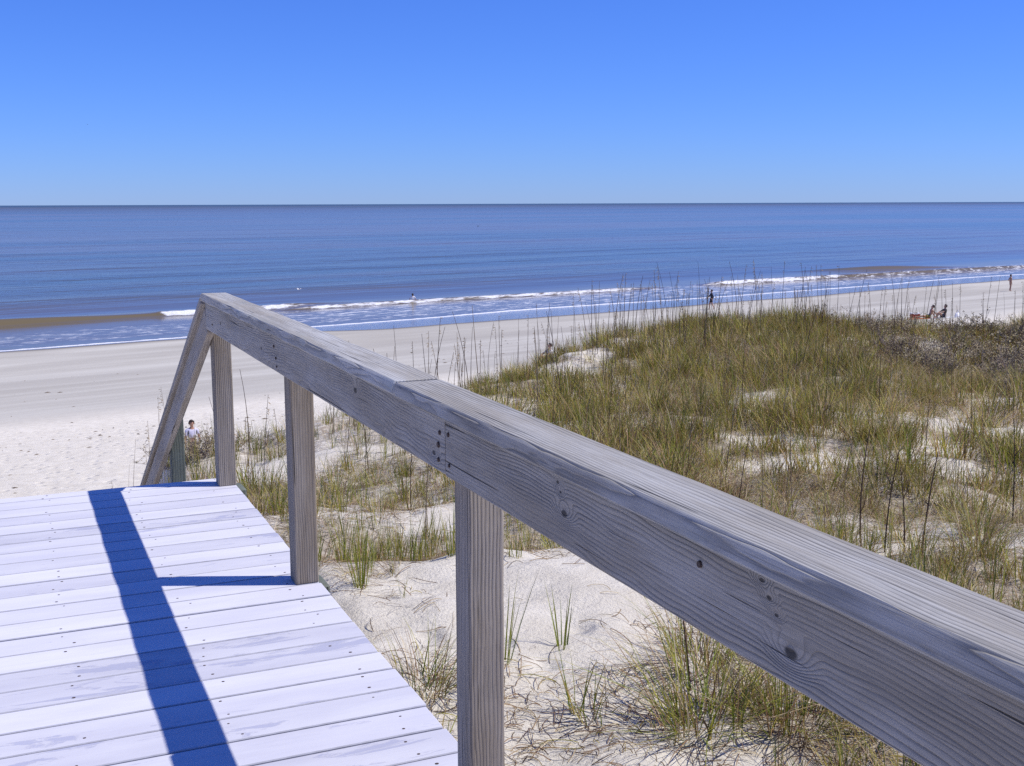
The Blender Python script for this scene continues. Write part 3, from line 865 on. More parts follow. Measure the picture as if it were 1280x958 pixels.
# dry litter lying on the sand
def litter(n, xr, yr, weight):
    x = RNG.uniform(*xr, n); y = RNG.uniform(*yr, n)
    k_ = RNG.uniform(0, 1, n) < weight(x, y)
    x, y = x[k_], y[k_]; n = len(x)
    a = RNG.uniform(0, 6.28, n); L = RNG.uniform(0.06, 0.26, n); cur = RNG.normal(0, 0.9, n)
    w = RNG.uniform(0.002, 0.0042, n)
    lift = RNG.uniform(0.0, 0.03, n)
    P = []
    px, py = x.copy(), y.copy()
    NSG = 6
    for i in range(NSG):
        s = i / (NSG - 1)
        P.append((px.copy(), py.copy(), lift * 4 * s * (1 - s)))
        px = px + np.cos(a + cur * s) * L / NSG; py = py + np.sin(a + cur * s) * L / NSG
    co = np.zeros((n, NSG, 2, 3), np.float32)
    for i, (qx, qy, qz) in enumerate(P):
        zz = terrain(qx, qy) + 0.004 + qz
        t_ = a + cur * i / (NSG - 1) + np.pi / 2
        for j, sg in ((0, -1), (1, 1)):
            co[:, i, j, 0] = qx + sg * np.cos(t_) * w / 2; co[:, i, j, 1] = qy + sg * np.sin(t_) * w / 2; co[:, i, j, 2] = zz + sg * 0.0012
    o = (np.arange(n) * NSG * 2)[:, None]
    q = np.concatenate([o + np.array([2 * i, 2 * i + 1, 2 * i + 3, 2 * i + 2]) for i in range(NSG - 1)])
    col = pick(['brown', 'straw', 'gold'], [.60, .32, .08], n) * 0.8
    c4 = np.ones((n, NSG * 2, 4)); c4[..., :3] = col[:, None, :]
    return co.reshape(-1, 3), q, c4.reshape(-1, 4)
def wl(x, y):
    c = np.clip(0.10 + 0.9 * sstep(0.0, 0.5, cover(x, y)), 0, 1)
    front = (1 - sstep(5.0, 5.9, y)) * (1 - sstep(4.6, 5.4, x)) * sstep(1.35, 1.8, x)
    patch = sstep(-0.35, 0.15, fbm(x * 1.5, y * 1.5, 301, 3))
    return np.clip(np.maximum(c * 0.55, front * patch), 0, 1)
co, q, c4 = litter(34000, (1.2, 9.5), (2.6, 12.5), wl)
lm = np_mesh('dry_grass_litter', co, quads=q, attrs={'tint': ('FLOAT_COLOR', c4)})
tag(link('dry_grass_litter', lm, None, M_GRASS), 'curled dry grass stems lying scattered over the white sand', None, None, 'stuff')

# bits of wrack and shell strewn over the upper beach
nb = 900
bs = RNG.uniform(-5, 70, nb); bt = np.where(RNG.uniform(0, 1, nb) < .55, 35 + 2.2 * fbm(bs * .08, bs * 0, 311, 3) + RNG.normal(0, .7, nb), RNG.uniform(22, 62, nb))
bx_ = bs * S_AX[0] + bt * T_AX[0]; by_ = bs * S_AX[1] + bt * T_AX[1]
bz_ = terrain(bx_, by_)
C, T_ = [], []
for i in range(nb):
    r = float(RNG.uniform(.02, .07)) * (1.6 if RNG.uniform() < .08 else 1); a = float(RNG.uniform(0, 6.28))
    k4 = np.array([(math.cos(a) * r * 1.8, math.sin(a) * r * 1.8, 0), (-math.sin(a) * r * .6, math.cos(a) * r * .6, 0), (-math.cos(a) * r * 1.5, -math.sin(a) * r * 1.5, .01), (math.sin(a) * r * .7, -math.cos(a) * r * .7, 0), (0, 0, r * .5)])
    C.append(k4 + np.array([bx_[i], by_[i], bz_[i] - .004])); o5 = i * 5
    T_ += [(o5, o5 + 1, o5 + 4), (o5 + 1, o5 + 2, o5 + 4), (o5 + 2, o5 + 3, o5 + 4), (o5 + 3, o5, o5 + 4)]
wm = np_mesh('beach_wrack', np.concatenate(C), tris=np.array(T_))
tag(link('beach_wrack', wm, None, plain('wrack', (0.16, 0.125, 0.09), 0.9, 0.5, 3)), 'dark bits of seaweed and shell strewn across the beach', None, None, 'stuff')

# ---- sea oats: thin dry stalks with a drooping seed head
M_STALK = plain('dry_stalk', (0.20, 0.145, 0.085), 0.8, 0.35, 9)
M_STEM = plain('dark_stem', (0.075, 0.042, 0.024), 0.8, 0.4, 12)
M_SEED = plain('seed_head', (0.30, 0.22, 0.12), 0.8, 0.3, 40)

def tube(pts, rad, sides=4):
    """swept tube: verts, faces"""
    co, fc = [], []
    for i, p in enumerate(pts):
        p = Vector(p)
        d = (Vector(pts[min(i + 1, len(pts) - 1)]) - Vector(pts[max(i - 1, 0)])).normalized()
        a = d.orthogonal().normalized(); b = d.cross(a)
        for k in range(sides):
            t = 2 * math.pi * k / sides
            co.append(p + (a * math.cos(t) + b * math.sin(t)) * rad[i])
    for i in range(len(pts) - 1):
        for k in range(sides):
            fc.append((i * sides + k, i * sides + (k + 1) % sides, (i + 1) * sides + (k + 1) % sides, (i + 1) * sides + k))
    fc.append(tuple(reversed(range(sides)))); n = (len(pts) - 1) * sides; fc.append(tuple(range(n, n + sides)))
    return co, fc

def stalk_proto(seed, h, head=True, mat=None, r0=0.0042, branches=0):
    rr = random.Random(seed)
    bend = rr.uniform(0.02, 0.16); az = rr.uniform(0, 6.28); kx = rr.uniform(-0.04, 0.04)
    pts = []
    for i in range(7):
        s = i / 6
        pts.append((math.cos(az) * bend * h * s ** 2 + kx * s, math.sin(az) * bend * h * s ** 2, h * s - 0.05 - 0.04 * bend * s))
    co, fc = tube(pts, [r0 * (1 - 0.6 * i / 6) for i in range(7)], 4)
    stem = bpy.data.meshes.new('stem'); 
    for b in range(branches):
        s = rr.uniform(0.35, 0.9); i = int(s * 6); p = Vector(pts[i]); ba = rr.uniform(0, 6.28); bl = rr.uniform(0.08, 0.24)
        q = [p, p + Vector((math.cos(ba) * bl * .35, math.sin(ba) * bl * .35, bl * .5)), p + Vector((math.cos(ba) * bl * .5, math.sin(ba) * bl * .5, bl))]
        c2, f2 = tube(q, [r0 * .6, r0 * .45, r0 * .3], 3)
        n = len(co); co += c2; fc += [tuple(v + n for v in f) for f in f2]
    stem.from_pydata(co, [], fc); stem.materials.append(mat)
    seed_me = None
    if head:
        co, fc = [], []
        tip = Vector(pts[-1])
        for j in range(rr.randint(9, 15)):
            u_ = rr.uniform(0, 1)
            p = tip * (1 - 0.0) + Vector((0, 0, -0.22 * u_ * h / 1.2)); p.x = tip.x * (1 - 0.3 * u_); p.y = tip.y * (1 - 0.3 * u_)
            a2 = az + rr.uniform(-1.2, 1.2); l = rr.uniform(0.02, 0.055)
            e = p + Vector((math.cos(a2) * l, math.sin(a2) * l, -l * rr.uniform(0.0, 0.8)))
            w = Vector((-math.sin(a2), math.cos(a2), 0)) * 0.006
            mdl = (p + e) / 2
            n = len(co); co += [p, mdl + w, e, mdl - w, mdl + Vector((0, 0, 0.005)), mdl - Vector((0, 0, 0.004))]
            fc += [(n, n + 1, n + 4), (n + 1, n + 2, n + 4), (n + 2, n + 3, n + 4), (n + 3, n, n + 4), (n + 1, n, n + 5), (n + 2, n + 1, n + 5), (n + 3, n + 2, n + 5), (n, n + 3, n + 5)]
        seed_me = bpy.data.meshes.new('seed_head'); seed_me.from_pydata(co, [], fc); seed_me.materials.append(M_SEED)
    return stem, seed_me

STALKS = [stalk_proto(400 + i, random.uniform(1.0, 1.6), i % 3 != 2, M_STALK if i % 2 else M_STEM, 0.0075) for i in range(10)]
def put_stalk(x, y, s, label, group, proto=None, ry=None):
    st, sd = proto or random.choice(STALKS)
    r = empty('sea_oat_stalk', (x, y, float(terrain(x, y))), random.uniform(0, 6.28))
    r.rotation_euler = (random.uniform(-.09, .09), random.uniform(-.09, .09), r.rotation_euler.z)
    r.scale = (s, s, s)
    i_ = next((j for j, q in enumerate(STALKS) if q[0] is st), 0)
    h_ = st.vertices[-1].co.z * s
    look = ('short ' if h_ < 0.85 else 'tall ' if h_ > 1.25 else '') + ('straw brown ' if i_ % 2 else 'dark brown ') + label[0] + (' with a seed head ' if sd else ' with a bare tip ') + label[1]
    tag(r, look, 'sea oats', group)
    o = bpy.data.objects.new('stem', st); COL.objects.link(o); o.parent = r
    if sd:
        o = bpy.data.objects.new('seed_head', sd); COL.objects.link(o); o.parent = r; o['kind'] = 'stuff'
n = 0
while n < 270:
    x = random.uniform(1.9, 21); e = float(np.interp(x, EDGE_X, EDGE_Y)); y = e - random.uniform(-0.7, 2.6)
    p = 0.35 + 0.65 * math.exp(-((x - 12) / 4.5) ** 2)
    if x > 17.5: p *= 0.35
    if random.random() > p or not in_view(x, y, 0.05): continue
    put_stalk(x, y, random.uniform(0.55, 1.0), ('sea oat stalk', 'on the dune crest'), 'sea oats along the dune crest'); n += 1
n = 0
while n < 70:
    x = random.uniform(1.7, 15); y = random.uniform(7.5, 16)
    if not in_view(x, y, 0.03) or y > float(np.interp(x, EDGE_X, EDGE_Y)) - 2.6 or random.random() > 0.25 + float(cover(x, y)): continue
    put_stalk(x, y, random.uniform(0.5, 0.8), ('sea oat stalk', 'amid the dune grass'), 'sea oats amid the dune grass'); n += 1
THIN = [stalk_proto(450 + i, random.uniform(1.0, 1.5), i % 2 == 0, M_STALK, 0.004) for i in range(6)]
STALKS += THIN
for i in range(18):
    x = random.uniform(0.4, 1.7); y = random.uniform(13.6, 17.0)
    put_stalk(x, y, random.uniform(0.75, 1.15), ('stalk', 'by the foot of the stairs'), 'dry stalks at the foot of the stairs', random.choice(THIN))
# dark weed stems on the near dune
WEED = [stalk_proto(500 + i, h, False, M_STEM, 0.008, 1) for i, h in enumerate((0.95, 0.85, 0.7, 0.8, 0.9))]
for i, (x, y) in enumerate([(5.84, 6.69), (5.95, 6.55), (6.0, 6.40), (6.12, 6.35), (7.3, 6.6)]):
    st, _ = WEED[i]
    o = bpy.data.objects.new('dry_weed_stem', st); COL.objects.link(o)
    o.location = (x, y, float(terrain(x, y))); o.rotation_euler = (random.uniform(-.06, .06), random.uniform(-.1, .1), i)
    tag(o, ['stiff tall dark weed stem apart from the others, outside the railing cap', 'dark weed stem beside the tallest weed stem outside the railing cap', 'shortest dark weed stem of the cluster outside the railing cap', 'dark weed stem at the end of the cluster outside the railing cap', 'lone dark weed stem on the dune by the bushy tussock'][i], 'weed', 'dark weed stems beyond the railing')
for i, (x, y) in enumerate([(3.0, 4.62), (3.35, 4.28), (3.55, 4.2)]):
    st, _ = WEED[(i + 1) % 5]
    o = bpy.data.objects.new('dry_weed_stem', st); COL.objects.link(o)
    o.location = (x, y, float(terrain(x, y))); o.rotation_euler = (random.uniform(-.06, .06), random.uniform(-.1, .1), i * 2); o.scale = (.75, .75, .75)
    tag(o, 'thin dark weed stem growing out of the tussocks under the railing', 'weed', 'weed stems under the railing')

# ---- low grey shrubs in the hollow on the right
M_TWIG = plain('shrub_twig', (0.22, 0.165, 0.14), 0.85, 0.3, 20)
M_LEAF = plain('shrub_leaf', (0.27, 0.22, 0.12), 0.75, 0.5, 9)
def shrub_proto(seed):
    rr = random.Random(seed)
    co, fc, lc, lf = [], [], [], []
    for b in range(34):
        a = rr.uniform(0, 6.28); ln = rr.uniform(0.3, 0.62); el = rr.uniform(0.35, 1.4)
        p0 = Vector((rr.uniform(-.12, .12), rr.uniform(-.12, .12), -0.04))
        d = Vector((math.cos(a) * math.cos(el), math.sin(a) * math.cos(el), math.sin(el)))
        p1 = p0 + d * ln * .55; p2 = p0 + d * ln + Vector((rr.uniform(-.1, .1), rr.uniform(-.1, .1), rr.uniform(-.05, .12)))
        c2, f2 = tube([p0, p1, p2], [.006, .004, .002], 3)
        n = len(co); co += c2; fc += [tuple(v + n for v in f) for f in f2]
        for t in range(3):
            q0 = p1.lerp(p2, rr.random()); q1 = q0 + Vector((rr.uniform(-.13, .13), rr.uniform(-.13, .13), rr.uniform(0, .16)))
            c2, f2 = tube([q0, q1], [.003, .0015], 3)
            n = len(co); co += c2; fc += [tuple(v + n for v in f) for f in f2]
            for l in range(5):
                c = q0.lerp(q1, rr.random()) + Vector((rr.uniform(-.03, .03), rr.uniform(-.03, .03), rr.uniform(-.03, .03)))
                u1 = Vector((rr.uniform(-1, 1), rr.uniform(-1, 1), rr.uniform(-1, 1))).normalized() * rr.uniform(.014, .03)
                u2 = u1.orthogonal().normalized() * rr.uniform(.006, .011)
                n = len(lc); lc += [c - u1, c + u2, c + u1, c - u2]; lf.append((n, n + 1, n + 2, n + 3))
    t_ = bpy.data.meshes.new('trunk'); t_.from_pydata(co, [], fc); t_.materials.append(M_TWIG)
    c_ = bpy.data.meshes.new('crown'); c_.from_pydata(lc, [], lf); c_.materials.append(M_LEAF)
    return t_, c_
SHRUBS = [shrub_proto(600 + i) for i in range(5)]
for i, (x, y, s_) in enumerate([(1.93, 14.4, .9), (2.15, 14.5, .75), (2.5, 14.7, .65), (1.75, 14.6, .85), (2.95, 14.75, .55)]):
    r = empty('shrub', (x, y, float(terrain(x, y)) - .02), i); r.scale = (s_, s_, s_ * .8)
    tag(r, 'small brown bush at the dune corner in front of the child', 'shrub', 'brown bushes at the dune corner')
    for nm, me in zip(('trunk', 'crown'), SHRUBS[i]):
        o = bpy.data.objects.new(nm, me); COL.objects.link(o); o.parent = r
n = 0
while n < 60:
    x = random.uniform(12.5, 25); y = random.uniform(10.5, 18.6)
    if not in_view(x, y, 0.08) or x - 0.25 * (y - 12) < 13.2 or y > float(np.interp(x, EDGE_X, EDGE_Y)) - 0.2: continue
    r = empty('shrub', (x, y, float(terrain(x, y))), random.uniform(0, 6.28)); s = random.uniform(0.7, 1.25); r.scale = (s, s, s * random.uniform(.6, .95))
    t_, c_ = random.choice(SHRUBS)
    tag(r, ('small ' if s < .88 else 'wide ' if s > 1.08 else '') + 'grey brown twiggy shrub ' + ('near the top of the dune crest' if float(np.interp(x, EDGE_X, EDGE_Y)) - y < 2.5 else 'down in the hollow of the dune'), 'shrub', 'twiggy shrubs in the dune hollow')
    for nm, me in (('trunk', t_), ('crown', c_)):
        o = bpy.data.objects.new(nm, me); COL.objects.link(o); o.parent = r
    n += 1
# ------------------------------------------------------------------ people
M_SKIN = plain('skin', (0.42, 0.23, 0.15), 0.55, 0.08, 12)
M_HAIR = plain('dark_hair', (0.035, 0.022, 0.016), 0.6, 0.4, 60)
M_EYE = plain('eye_dark', (0.02, 0.015, 0.012), 0.3, 0.1, 60)
def cloth(name, col): return plain(name, col, 0.85, 0.18, 14)

BASE = {'pelvis': (0, 0, .53), 'waist': (0, .005, .60), 'chest': (0, .01, .72), 'collar': (0, .005, .805), 'neck': (0, 0, .85), 'chin': (0, -.012, .885), 'skull': (0, -.002, .93), 'crown': (0, .004, .972)}
for sg, sd in ((-1, 'R'), (1, 'L')):
    BASE.update({'sho' + sd: (sg * .105, .005, .79), 'elb' + sd: (sg * .135, .015, .62), 'wri' + sd: (sg * .14, -.01, .485), 'palm' + sd: (sg * .14, -.02, .445),
                 'hip' + sd: (sg * .05, 0, .505), 'kne' + sd: (sg * .055, -.008, .285), 'ank' + sd: (sg * .055, .012, .04), 'toe' + sd: (sg * .062, -.065, .018)})
RAD = {'pelvis': (.082, .062), 'waist': (.072, .052), 'chest': (.088, .06), 'collar': (.05, .04), 'neck': (.031, .031), 'chin': (.036, .042), 'skull': (.044, .054), 'crown': (.03, .036)}
for sd in 'RL':
    RAD.update({'sho' + sd: (.034, .034), 'elb' + sd: (.024, .024), 'wri' + sd: (.016, .016), 'palm' + sd: (.02, .013), 'hip' + sd: (.052, .055), 'kne' + sd: (.034, .034), 'ank' + sd: (.021, .023), 'toe' + sd: (.022, .014)})
EDGES = [('pelvis', 'waist'), ('waist', 'chest'), ('chest', 'collar'), ('collar', 'neck'), ('neck', 'chin'), ('chin', 'skull'), ('skull', 'crown')]
for sd in 'RL':
    EDGES += [('collar', 'sho' + sd), ('sho' + sd, 'elb' + sd), ('elb' + sd, 'wri' + sd), ('wri' + sd, 'palm' + sd), ('pelvis', 'hip' + sd), ('hip' + sd, 'kne' + sd), ('kne' + sd, 'ank' + sd), ('ank' + sd, 'toe' + sd)]

def skin_object(name, verts, edges, radii, mat, parent, roots, sub=2):
    me = bpy.data.meshes.new(name)
    me.from_pydata(verts, edges, [])
    me.materials.append(mat)
    o = link(name, me, parent)
    sk = o.modifiers.new('skin', 'SKIN')
    sk.use_smooth_shade = True
    lay = me.skin_vertices[0].data if me.skin_vertices else None
    if lay is None:
        bm = bmesh.new(); bm.from_mesh(me); bm.verts.layers.skin.verify(); bm.to_mesh(me); bm.free()
        lay = me.skin_vertices[0].data
    for i, r in enumerate(radii):
        lay[i].radius = r
        lay[i].use_root = i in roots
    ss = o.modifiers.new('smooth', 'SUBSURF'); ss.levels = sub; ss.render_levels = sub
    return o

def person(label, loc, rz, H, pose=None, clothes=(), hair='short', group=None):
    """clothes: list of (part name, [joints], grow, material); joints like 'shoL>elbL@.5' take a point part way"""
    J = dict(BASE); J.update(pose or {})
    root = empty('person', loc, rz)
    tag(root, label, 'person', group)
    names = list(J)
    V = [Vector(J[n]) * H for n in names]
    E = [(names.index(a), names.index(b)) for a, b in EDGES]
    R = [tuple(c * H for c in RAD[n]) for n in names]
    roots = {names.index('pelvis')}
    for sd, sg in (('R', -1), ('L', 1)):                        # five fingers each
        p = Vector(J['palm' + sd]) * H; w = Vector(J['wri' + sd]) * H
        d = (p - w).normalized(); ac = d.cross(Vector((1, 0, 0)));
        if ac.length < .1: ac = d.cross(Vector((0, 1, 0)))
        ac.normalize(); nr = d.cross(ac).normalized()
        for f in range(5):
            sp = (f - 1.5) * .0085 * H
            if f == 4: b0 = p - ac * .016 * H - d * .008 * H; b1 = b0 - ac * .016 * H + d * .016 * H; b2 = b1 + d * .014 * H
            else:
                ln = (.032, .038, .035, .027)[f] * H
                b0 = p + ac * sp + d * .012 * H; b1 = b0 + d * ln * .55; b2 = b0 + d * ln + nr * ln * .3
            i0 = len(V); V += [b0, b1, b2]; R += [(.0052 * H,) * 2, (.0048 * H,) * 2, (.004 * H,) * 2]; E += [(i0, i0 + 1), (i0 + 1, i0 + 2)]; roots.add(i0)
    sk = Vector(J['skull']) * H; ch = Vector(J['chin']) * H
    upv = (Vector(J['crown']) - Vector(J['chin'])).normalized()
    fr = (ch - sk); fr = Vector((0, -1, 0)) if (fr - upv * fr.dot(upv)).length < 1e-4 else (fr - upv * fr.dot(upv)).normalized()
    face = Vector(J.get('face', (0, -1, 0))); face = (face - upv * face.dot(upv)).normalized()
    sidev = upv.cross(face)
    body = skin_object('body', V, E, R, M_SKIN, root, roots)
    # nose, eyes, mouth, ears, hair
    hc = (sk + ch) / 2 + upv * .012 * H
    def blob(nm, c, s, mat, seg=8):
        bm = bmesh.new(); bmesh.ops.create_uvsphere(bm, u_segments=seg, v_segments=seg - 2, radius=1)
        M = Matrix((sidev * s[0], face * s[1], upv * s[2])).transposed()
        for v in bm.verts: v.co = M @ v.co + c
        for f in bm.faces: f.smooth = True
        me = bpy.data.meshes.new(nm); bm.to_mesh(me); bm.free(); me.materials.append(mat)
        return link(nm, me, body)
    for sg in (-1, 1):
        blob('eye', hc + face * .046 * H + sidev * sg * .017 * H, (.007 * H, .005 * H, .004 * H), M_EYE)
        blob('ear', hc + sidev * sg * .046 * H - upv * .004 * H, (.006 * H, .010 * H, .016 * H), M_SKIN)
    blob('nose', hc + face * .052 * H - upv * .012 * H, (.007 * H, .009 * H, .012 * H), M_SKIN)
    blob('mouth', hc + face * .046 * H - upv * .03 * H, (.013 * H, .005 * H, .003 * H), M_SKIN)
    # hair: cap over the top and back of the head
    bm = bmesh.new(); bmesh.ops.create_icosphere(bm, subdivisions=3, radius=1)
    dead = [v for v in bm.verts if (v.co.y > 0.25 and v.co.z < 0.42) or v.co.z < (-0.35 if hair == 'short' else -0.95)]
    bmesh.ops.delete(bm, geom=dead, context='VERTS')
    rr = random.Random(int(H * 1000))
    M = Matrix((sidev * .054 * H, face * .064 * H, upv * .066 * H)).transposed()
    for v in bm.verts: v.co = M @ (v.co * (1 + rr.uniform(-.05, .06))) + hc + upv * .012 * H - face * .003 * H
    for f in bm.faces: f.smooth = True
    me = bpy.data.meshes.new('hair'); bm.to_mesh(me); bm.free(); me.materials.append(M_HAIR)
    ho = link('hair', me, body); so = ho.modifiers.new('thick', 'SOLIDIFY'); so.thickness = .006 * H
    def pt(n):
        if '>' in n:
            ab, f = n.split('@'); a, b = ab.split('>'); f = float(f)
            return Vector(J[a]).lerp(Vector(J[b]), f), tuple(RAD[a][i] * (1 - f) + RAD[b][i] * f for i in (0, 1))
        return Vector(J[n]), RAD[n]
    for (nm, chains, grow, mat) in clothes:
        ids, vs, rs, es = {}, [], [], []
        for chn in chains:
            prev = None
            for n in chn:
                if n not in ids:
                    p, r = pt(n); ids[n] = len(vs); vs.append(p * H); rs.append(tuple(c * H * grow for c in r))
                if prev is not None: es.append((prev, ids[n]))
                prev = ids[n]
        skin_object(nm, vs, es, rs, mat, root, {0})
    return root

SHIRT = [['waist', 'chest', 'collar'], ['collar', 'shoL', 'shoL>elbL@.7'], ['collar', 'shoR', 'shoR>elbR@.7']]
LONGSHIRT = [['pelvis', 'waist', 'chest', 'collar'], ['collar', 'shoL', 'elbL', 'elbL>wriL@.9'], ['collar', 'shoR', 'elbR', 'elbR>wriR@.9']]
SHORTS = [['waist', 'pelvis', 'hipL', 'hipL>kneL@.75'], ['pelvis', 'hipR', 'hipR>kneR@.75']]
SUIT = [['hipL', 'pelvis', 'waist', 'waist>chest@.8'], ['pelvis', 'hipR']]
TRUNKS = [['pelvis', 'hipL', 'hipL>kneL@.55'], ['pelvis', 'hipR', 'hipR>kneR@.55']]

def gz(x, y): return float(terrain(x, y))
# child coming up from the beach
person('small child in a pale shirt with dark vest straps behind the grass by the stairs', (3.84, 27.66, gz(3.84, 27.66)), 0.12, 1.18,
       {'elbL': (.15, .02, .63), 'wriL': (.13, -.09, .56), 'palmL': (.11, -.12, .55), 'kneR': (-.055, -.05, .29), 'ankR': (-.055, .0, .05)},
       [('shirt', SHIRT, 1.16, cloth('pale_shirt', (0.62, 0.60, 0.72))), ('vest', [['shoL>collar@.3', 'shoL>waist@.5']], 1.05, cloth('dark_vest', (0.04, 0.04, 0.06))),
        ('vest', [['shoR>collar@.3', 'shoR>waist@.5']], 1.05, bpy.data.materials['dark_vest']),
        ('shorts', SHORTS, 1.18, cloth('brown_shorts', (0.16, 0.10, 0.07)))], 'short')
# walker at the water's edge
person('person in dark shirt and shorts walking along the wet sand', (56.3, 84.8, gz(56.3, 84.8)), math.radians(-118), 1.78,
       {'hipL': (.05, -.01, .505), 'kneL': (.055, -.09, .30), 'ankL': (.055, -.10, .05), 'toeL': (.06, -.17, .03), 'kneR': (-.055, .05, .285), 'ankR': (-.055, .15, .07), 'toeR': (-.06, .10, .02),
        'elbL': (.15, .08, .64), 'wriL': (.15, .05, .52), 'palmL': (.15, .04, .48), 'elbR': (-.15, -.10, .65), 'wriR': (-.15, -.22, .55), 'palmR': (-.15, -.25, .53)},
       [('shirt', LONGSHIRT, 1.2, cloth('navy_shirt', (0.025, 0.025, 0.04))), ('shorts', SHORTS, 1.25, cloth('black_shorts', (0.02, 0.02, 0.025)))], 'short')
# standing figure far along the beach
person('slim person in a purple swimsuit standing on the sand by the surf', (93.1, 86.4, gz(93.1, 86.4)), math.radians(70), 1.7,
       {'elbL': (.16, .06, .64), 'wriL': (.11, -.03, .56), 'palmL': (.09, -.06, .55), 'kneL': (.05, -.03, .285)},
       [('swimsuit', SUIT, 1.1, cloth('purple_suit', (0.11, 0.06, 0.22)))], 'long')
# the couple on their towels; they face along the shore with legs stretched out
SIT = {'pelvis': (0, .02, .055), 'waist': (0, .035, .125), 'chest': (0, .03, .245), 'collar': (0, .005, .335), 'neck': (0, -.005, .38), 'chin': (0, -.02, .415), 'skull': (0, -.012, .46), 'crown': (0, -.006, .502),
       'hipL': (.05, -.02, .06), 'hipR': (-.05, -.02, .06), 'kneL': (.065, -.23, .10), 'kneR': (-.06, -.235, .075), 'ankL': (.06, -.45, .035), 'ankR': (-.06, -.46, .03), 'toeL': (.065, -.48, .095), 'toeR': (-.065, -.49, .09),
       'shoL': (.105, .01, .315), 'shoR': (-.105, .01, .315), 'elbL': (.15, .10, .17), 'wriL': (.15, .17, .035), 'palmL': (.15, .18, .02), 'elbR': (-.14, -.07, .19), 'wriR': (-.10, -.18, .12), 'palmR': (-.09, -.215, .115)}
SIT2 = dict(SIT); SIT2.update({'kneL': (.065, -.17, .20), 'ankL': (.06, -.27, .035), 'toeL': (.065, -.33, .02), 'kneR': (-.06, -.16, .19), 'ankR': (-.06, -.26, .035), 'toeR': (-.06, -.32, .02), 'elbR': (-.13, -.10, .21), 'wriR': (-.08, -.20, .17), 'palmR': (-.07, -.225, .16),
       'elbL': (.13, -.08, .22), 'wriL': (.08, -.18, .18), 'palmL': (.07, -.21, .17)})
for D_, ang in ((SIT, 0.42), (SIT2, 0.22)):                  # lean the trunk back over the hips
    for n_ in ('waist', 'chest', 'collar', 'neck', 'chin', 'skull', 'crown', 'shoL', 'shoR'):
        x_, y_, z_ = D_[n_]; y_ -= .02; z_ -= .055
        D_[n_] = (x_, .02 + y_ * math.cos(ang) + z_ * math.sin(ang), .055 - y_ * math.sin(ang) + z_ * math.cos(ang))
SIT.update({'elbL': (.16, .24, .16), 'wriL': (.16, .30, .03), 'palmL': (.16, .315, .018), 'elbR': (-.16, .24, .16), 'wriR': (-.16, .30, .03), 'palmR': (-.16, .315, .018)})
cpx, cpy = 55.3, 57.9
face_left = math.radians(-112)
person('bare shouldered sunbather with legs stretched out beside a red cooler', (cpx, cpy, gz(cpx, cpy) + .02), face_left, 1.75, SIT,
       [('trunks', TRUNKS, 1.2, cloth('olive_trunks', (0.20, 0.17, 0.03)))], 'short')
person('sunbather in a dark top sitting with knees drawn up on a towel', (55.98, 57.3, gz(55.98, 57.3) + .02), face_left, 1.68, SIT2,
       [('top', SHIRT, 1.12, cloth('dark_top', (0.03, 0.025, 0.03))), ('shorts', TRUNKS, 1.2, cloth('dark_shorts', (0.03, 0.03, 0.05)))], 'long')
def towel(name, label, x, y, rz, L, W, col):
    n, m_ = 22, 12
    xs, ys = np.meshgrid(np.linspace(-L / 2, L / 2, n), np.linspace(-W / 2, W / 2, m_))
    ca, sa = math.cos(rz), math.sin(rz)
    wx = xs * ca - ys * sa + x; wy = xs * sa + ys * ca + y
    wz = terrain(wx, wy) + 0.012 + 0.02 * np.abs(fbm(xs * 4, ys * 4, 7, 2))
    o0 = np.stack([wx - x, wy - y, wz - gz(x, y)], -1).reshape(-1, 3)
    me = np_mesh(name, o0, quads=grid_quads(n, m_), smooth=True)
    o = link(name, me, None, cloth(name + '_cloth', col)); o.location = (x, y, gz(x, y))
    so = o.modifiers.new('thick', 'SOLIDIFY'); so.thickness = 0.015; so.offset = 1
    tag(o, label, 'towel')
towel('beach_towel', 'orange beach towel under the bare shouldered sunbather', 54.95, 58.05, math.radians(-22), 1.8, 0.85, (0.62, 0.16, 0.06))
towel('beach_towel', 'pale beach towel under the sunbather in the dark top', 55.95, 57.3, math.radians(-22), 1.7, 0.8, (0.72, 0.72, 0.70))
def box_part(name, size, loc, mat, parent, bev=0.015):
    me = board_mesh(name, size[0], size[1], size[2], bev)
    o = link(name, me, parent, mat); o.location = loc
    return o
cl = tag(empty('cooler', (55.15, 58.95, gz(55.15, 58.95)), math.radians(-25)), 'red cooler box with white lid beside the sunbathers', 'cooler')
box_part('box', (.58, .34, .30), (0, 0, .15), plain('red_plastic', (0.5, 0.03, 0.025), 0.4), cl, .03)
M_WHITE = plain('white_plastic', (0.75, 0.75, 0.74), 0.4)
box_part('lid', (.60, .36, .07), (0, 0, .335), M_WHITE, cl, .02)
box_part('handle', (.30, .03, .03), (0, -.19, .30), M_WHITE, cl, .008)
bg_ = tag(empty('beach_bag', (56.9, 57.0, gz(56.9, 57.0)), math.radians(20)), 'small white and blue beach bag on the sand beside the pale towel', 'bag')
me = bpy.data.meshes.new('pouch')
prof = [(0.0, .24, .12), (.10, .26, .14), (.22, .23, .10), (.30, .20, .05)]
co = []; fc = []
for z, a, b in prof:
    for k in range(12): co.append((a * math.cos(k * math.pi / 6), b * math.sin(k * math.pi / 6), z))
for i in range(3):
    for k in range(12): fc.append((i * 12 + k, i * 12 + (k + 1) % 12, i * 12 + 12 + (k + 1) % 12, i * 12 + 12 + k))
fc.append(tuple(reversed(range(12)))); fc.append(tuple(range(36, 48)))
me.from_pydata(co, [], fc); link('pouch', me, bg_, cloth('white_canvas', (0.75, 0.75, 0.78)))
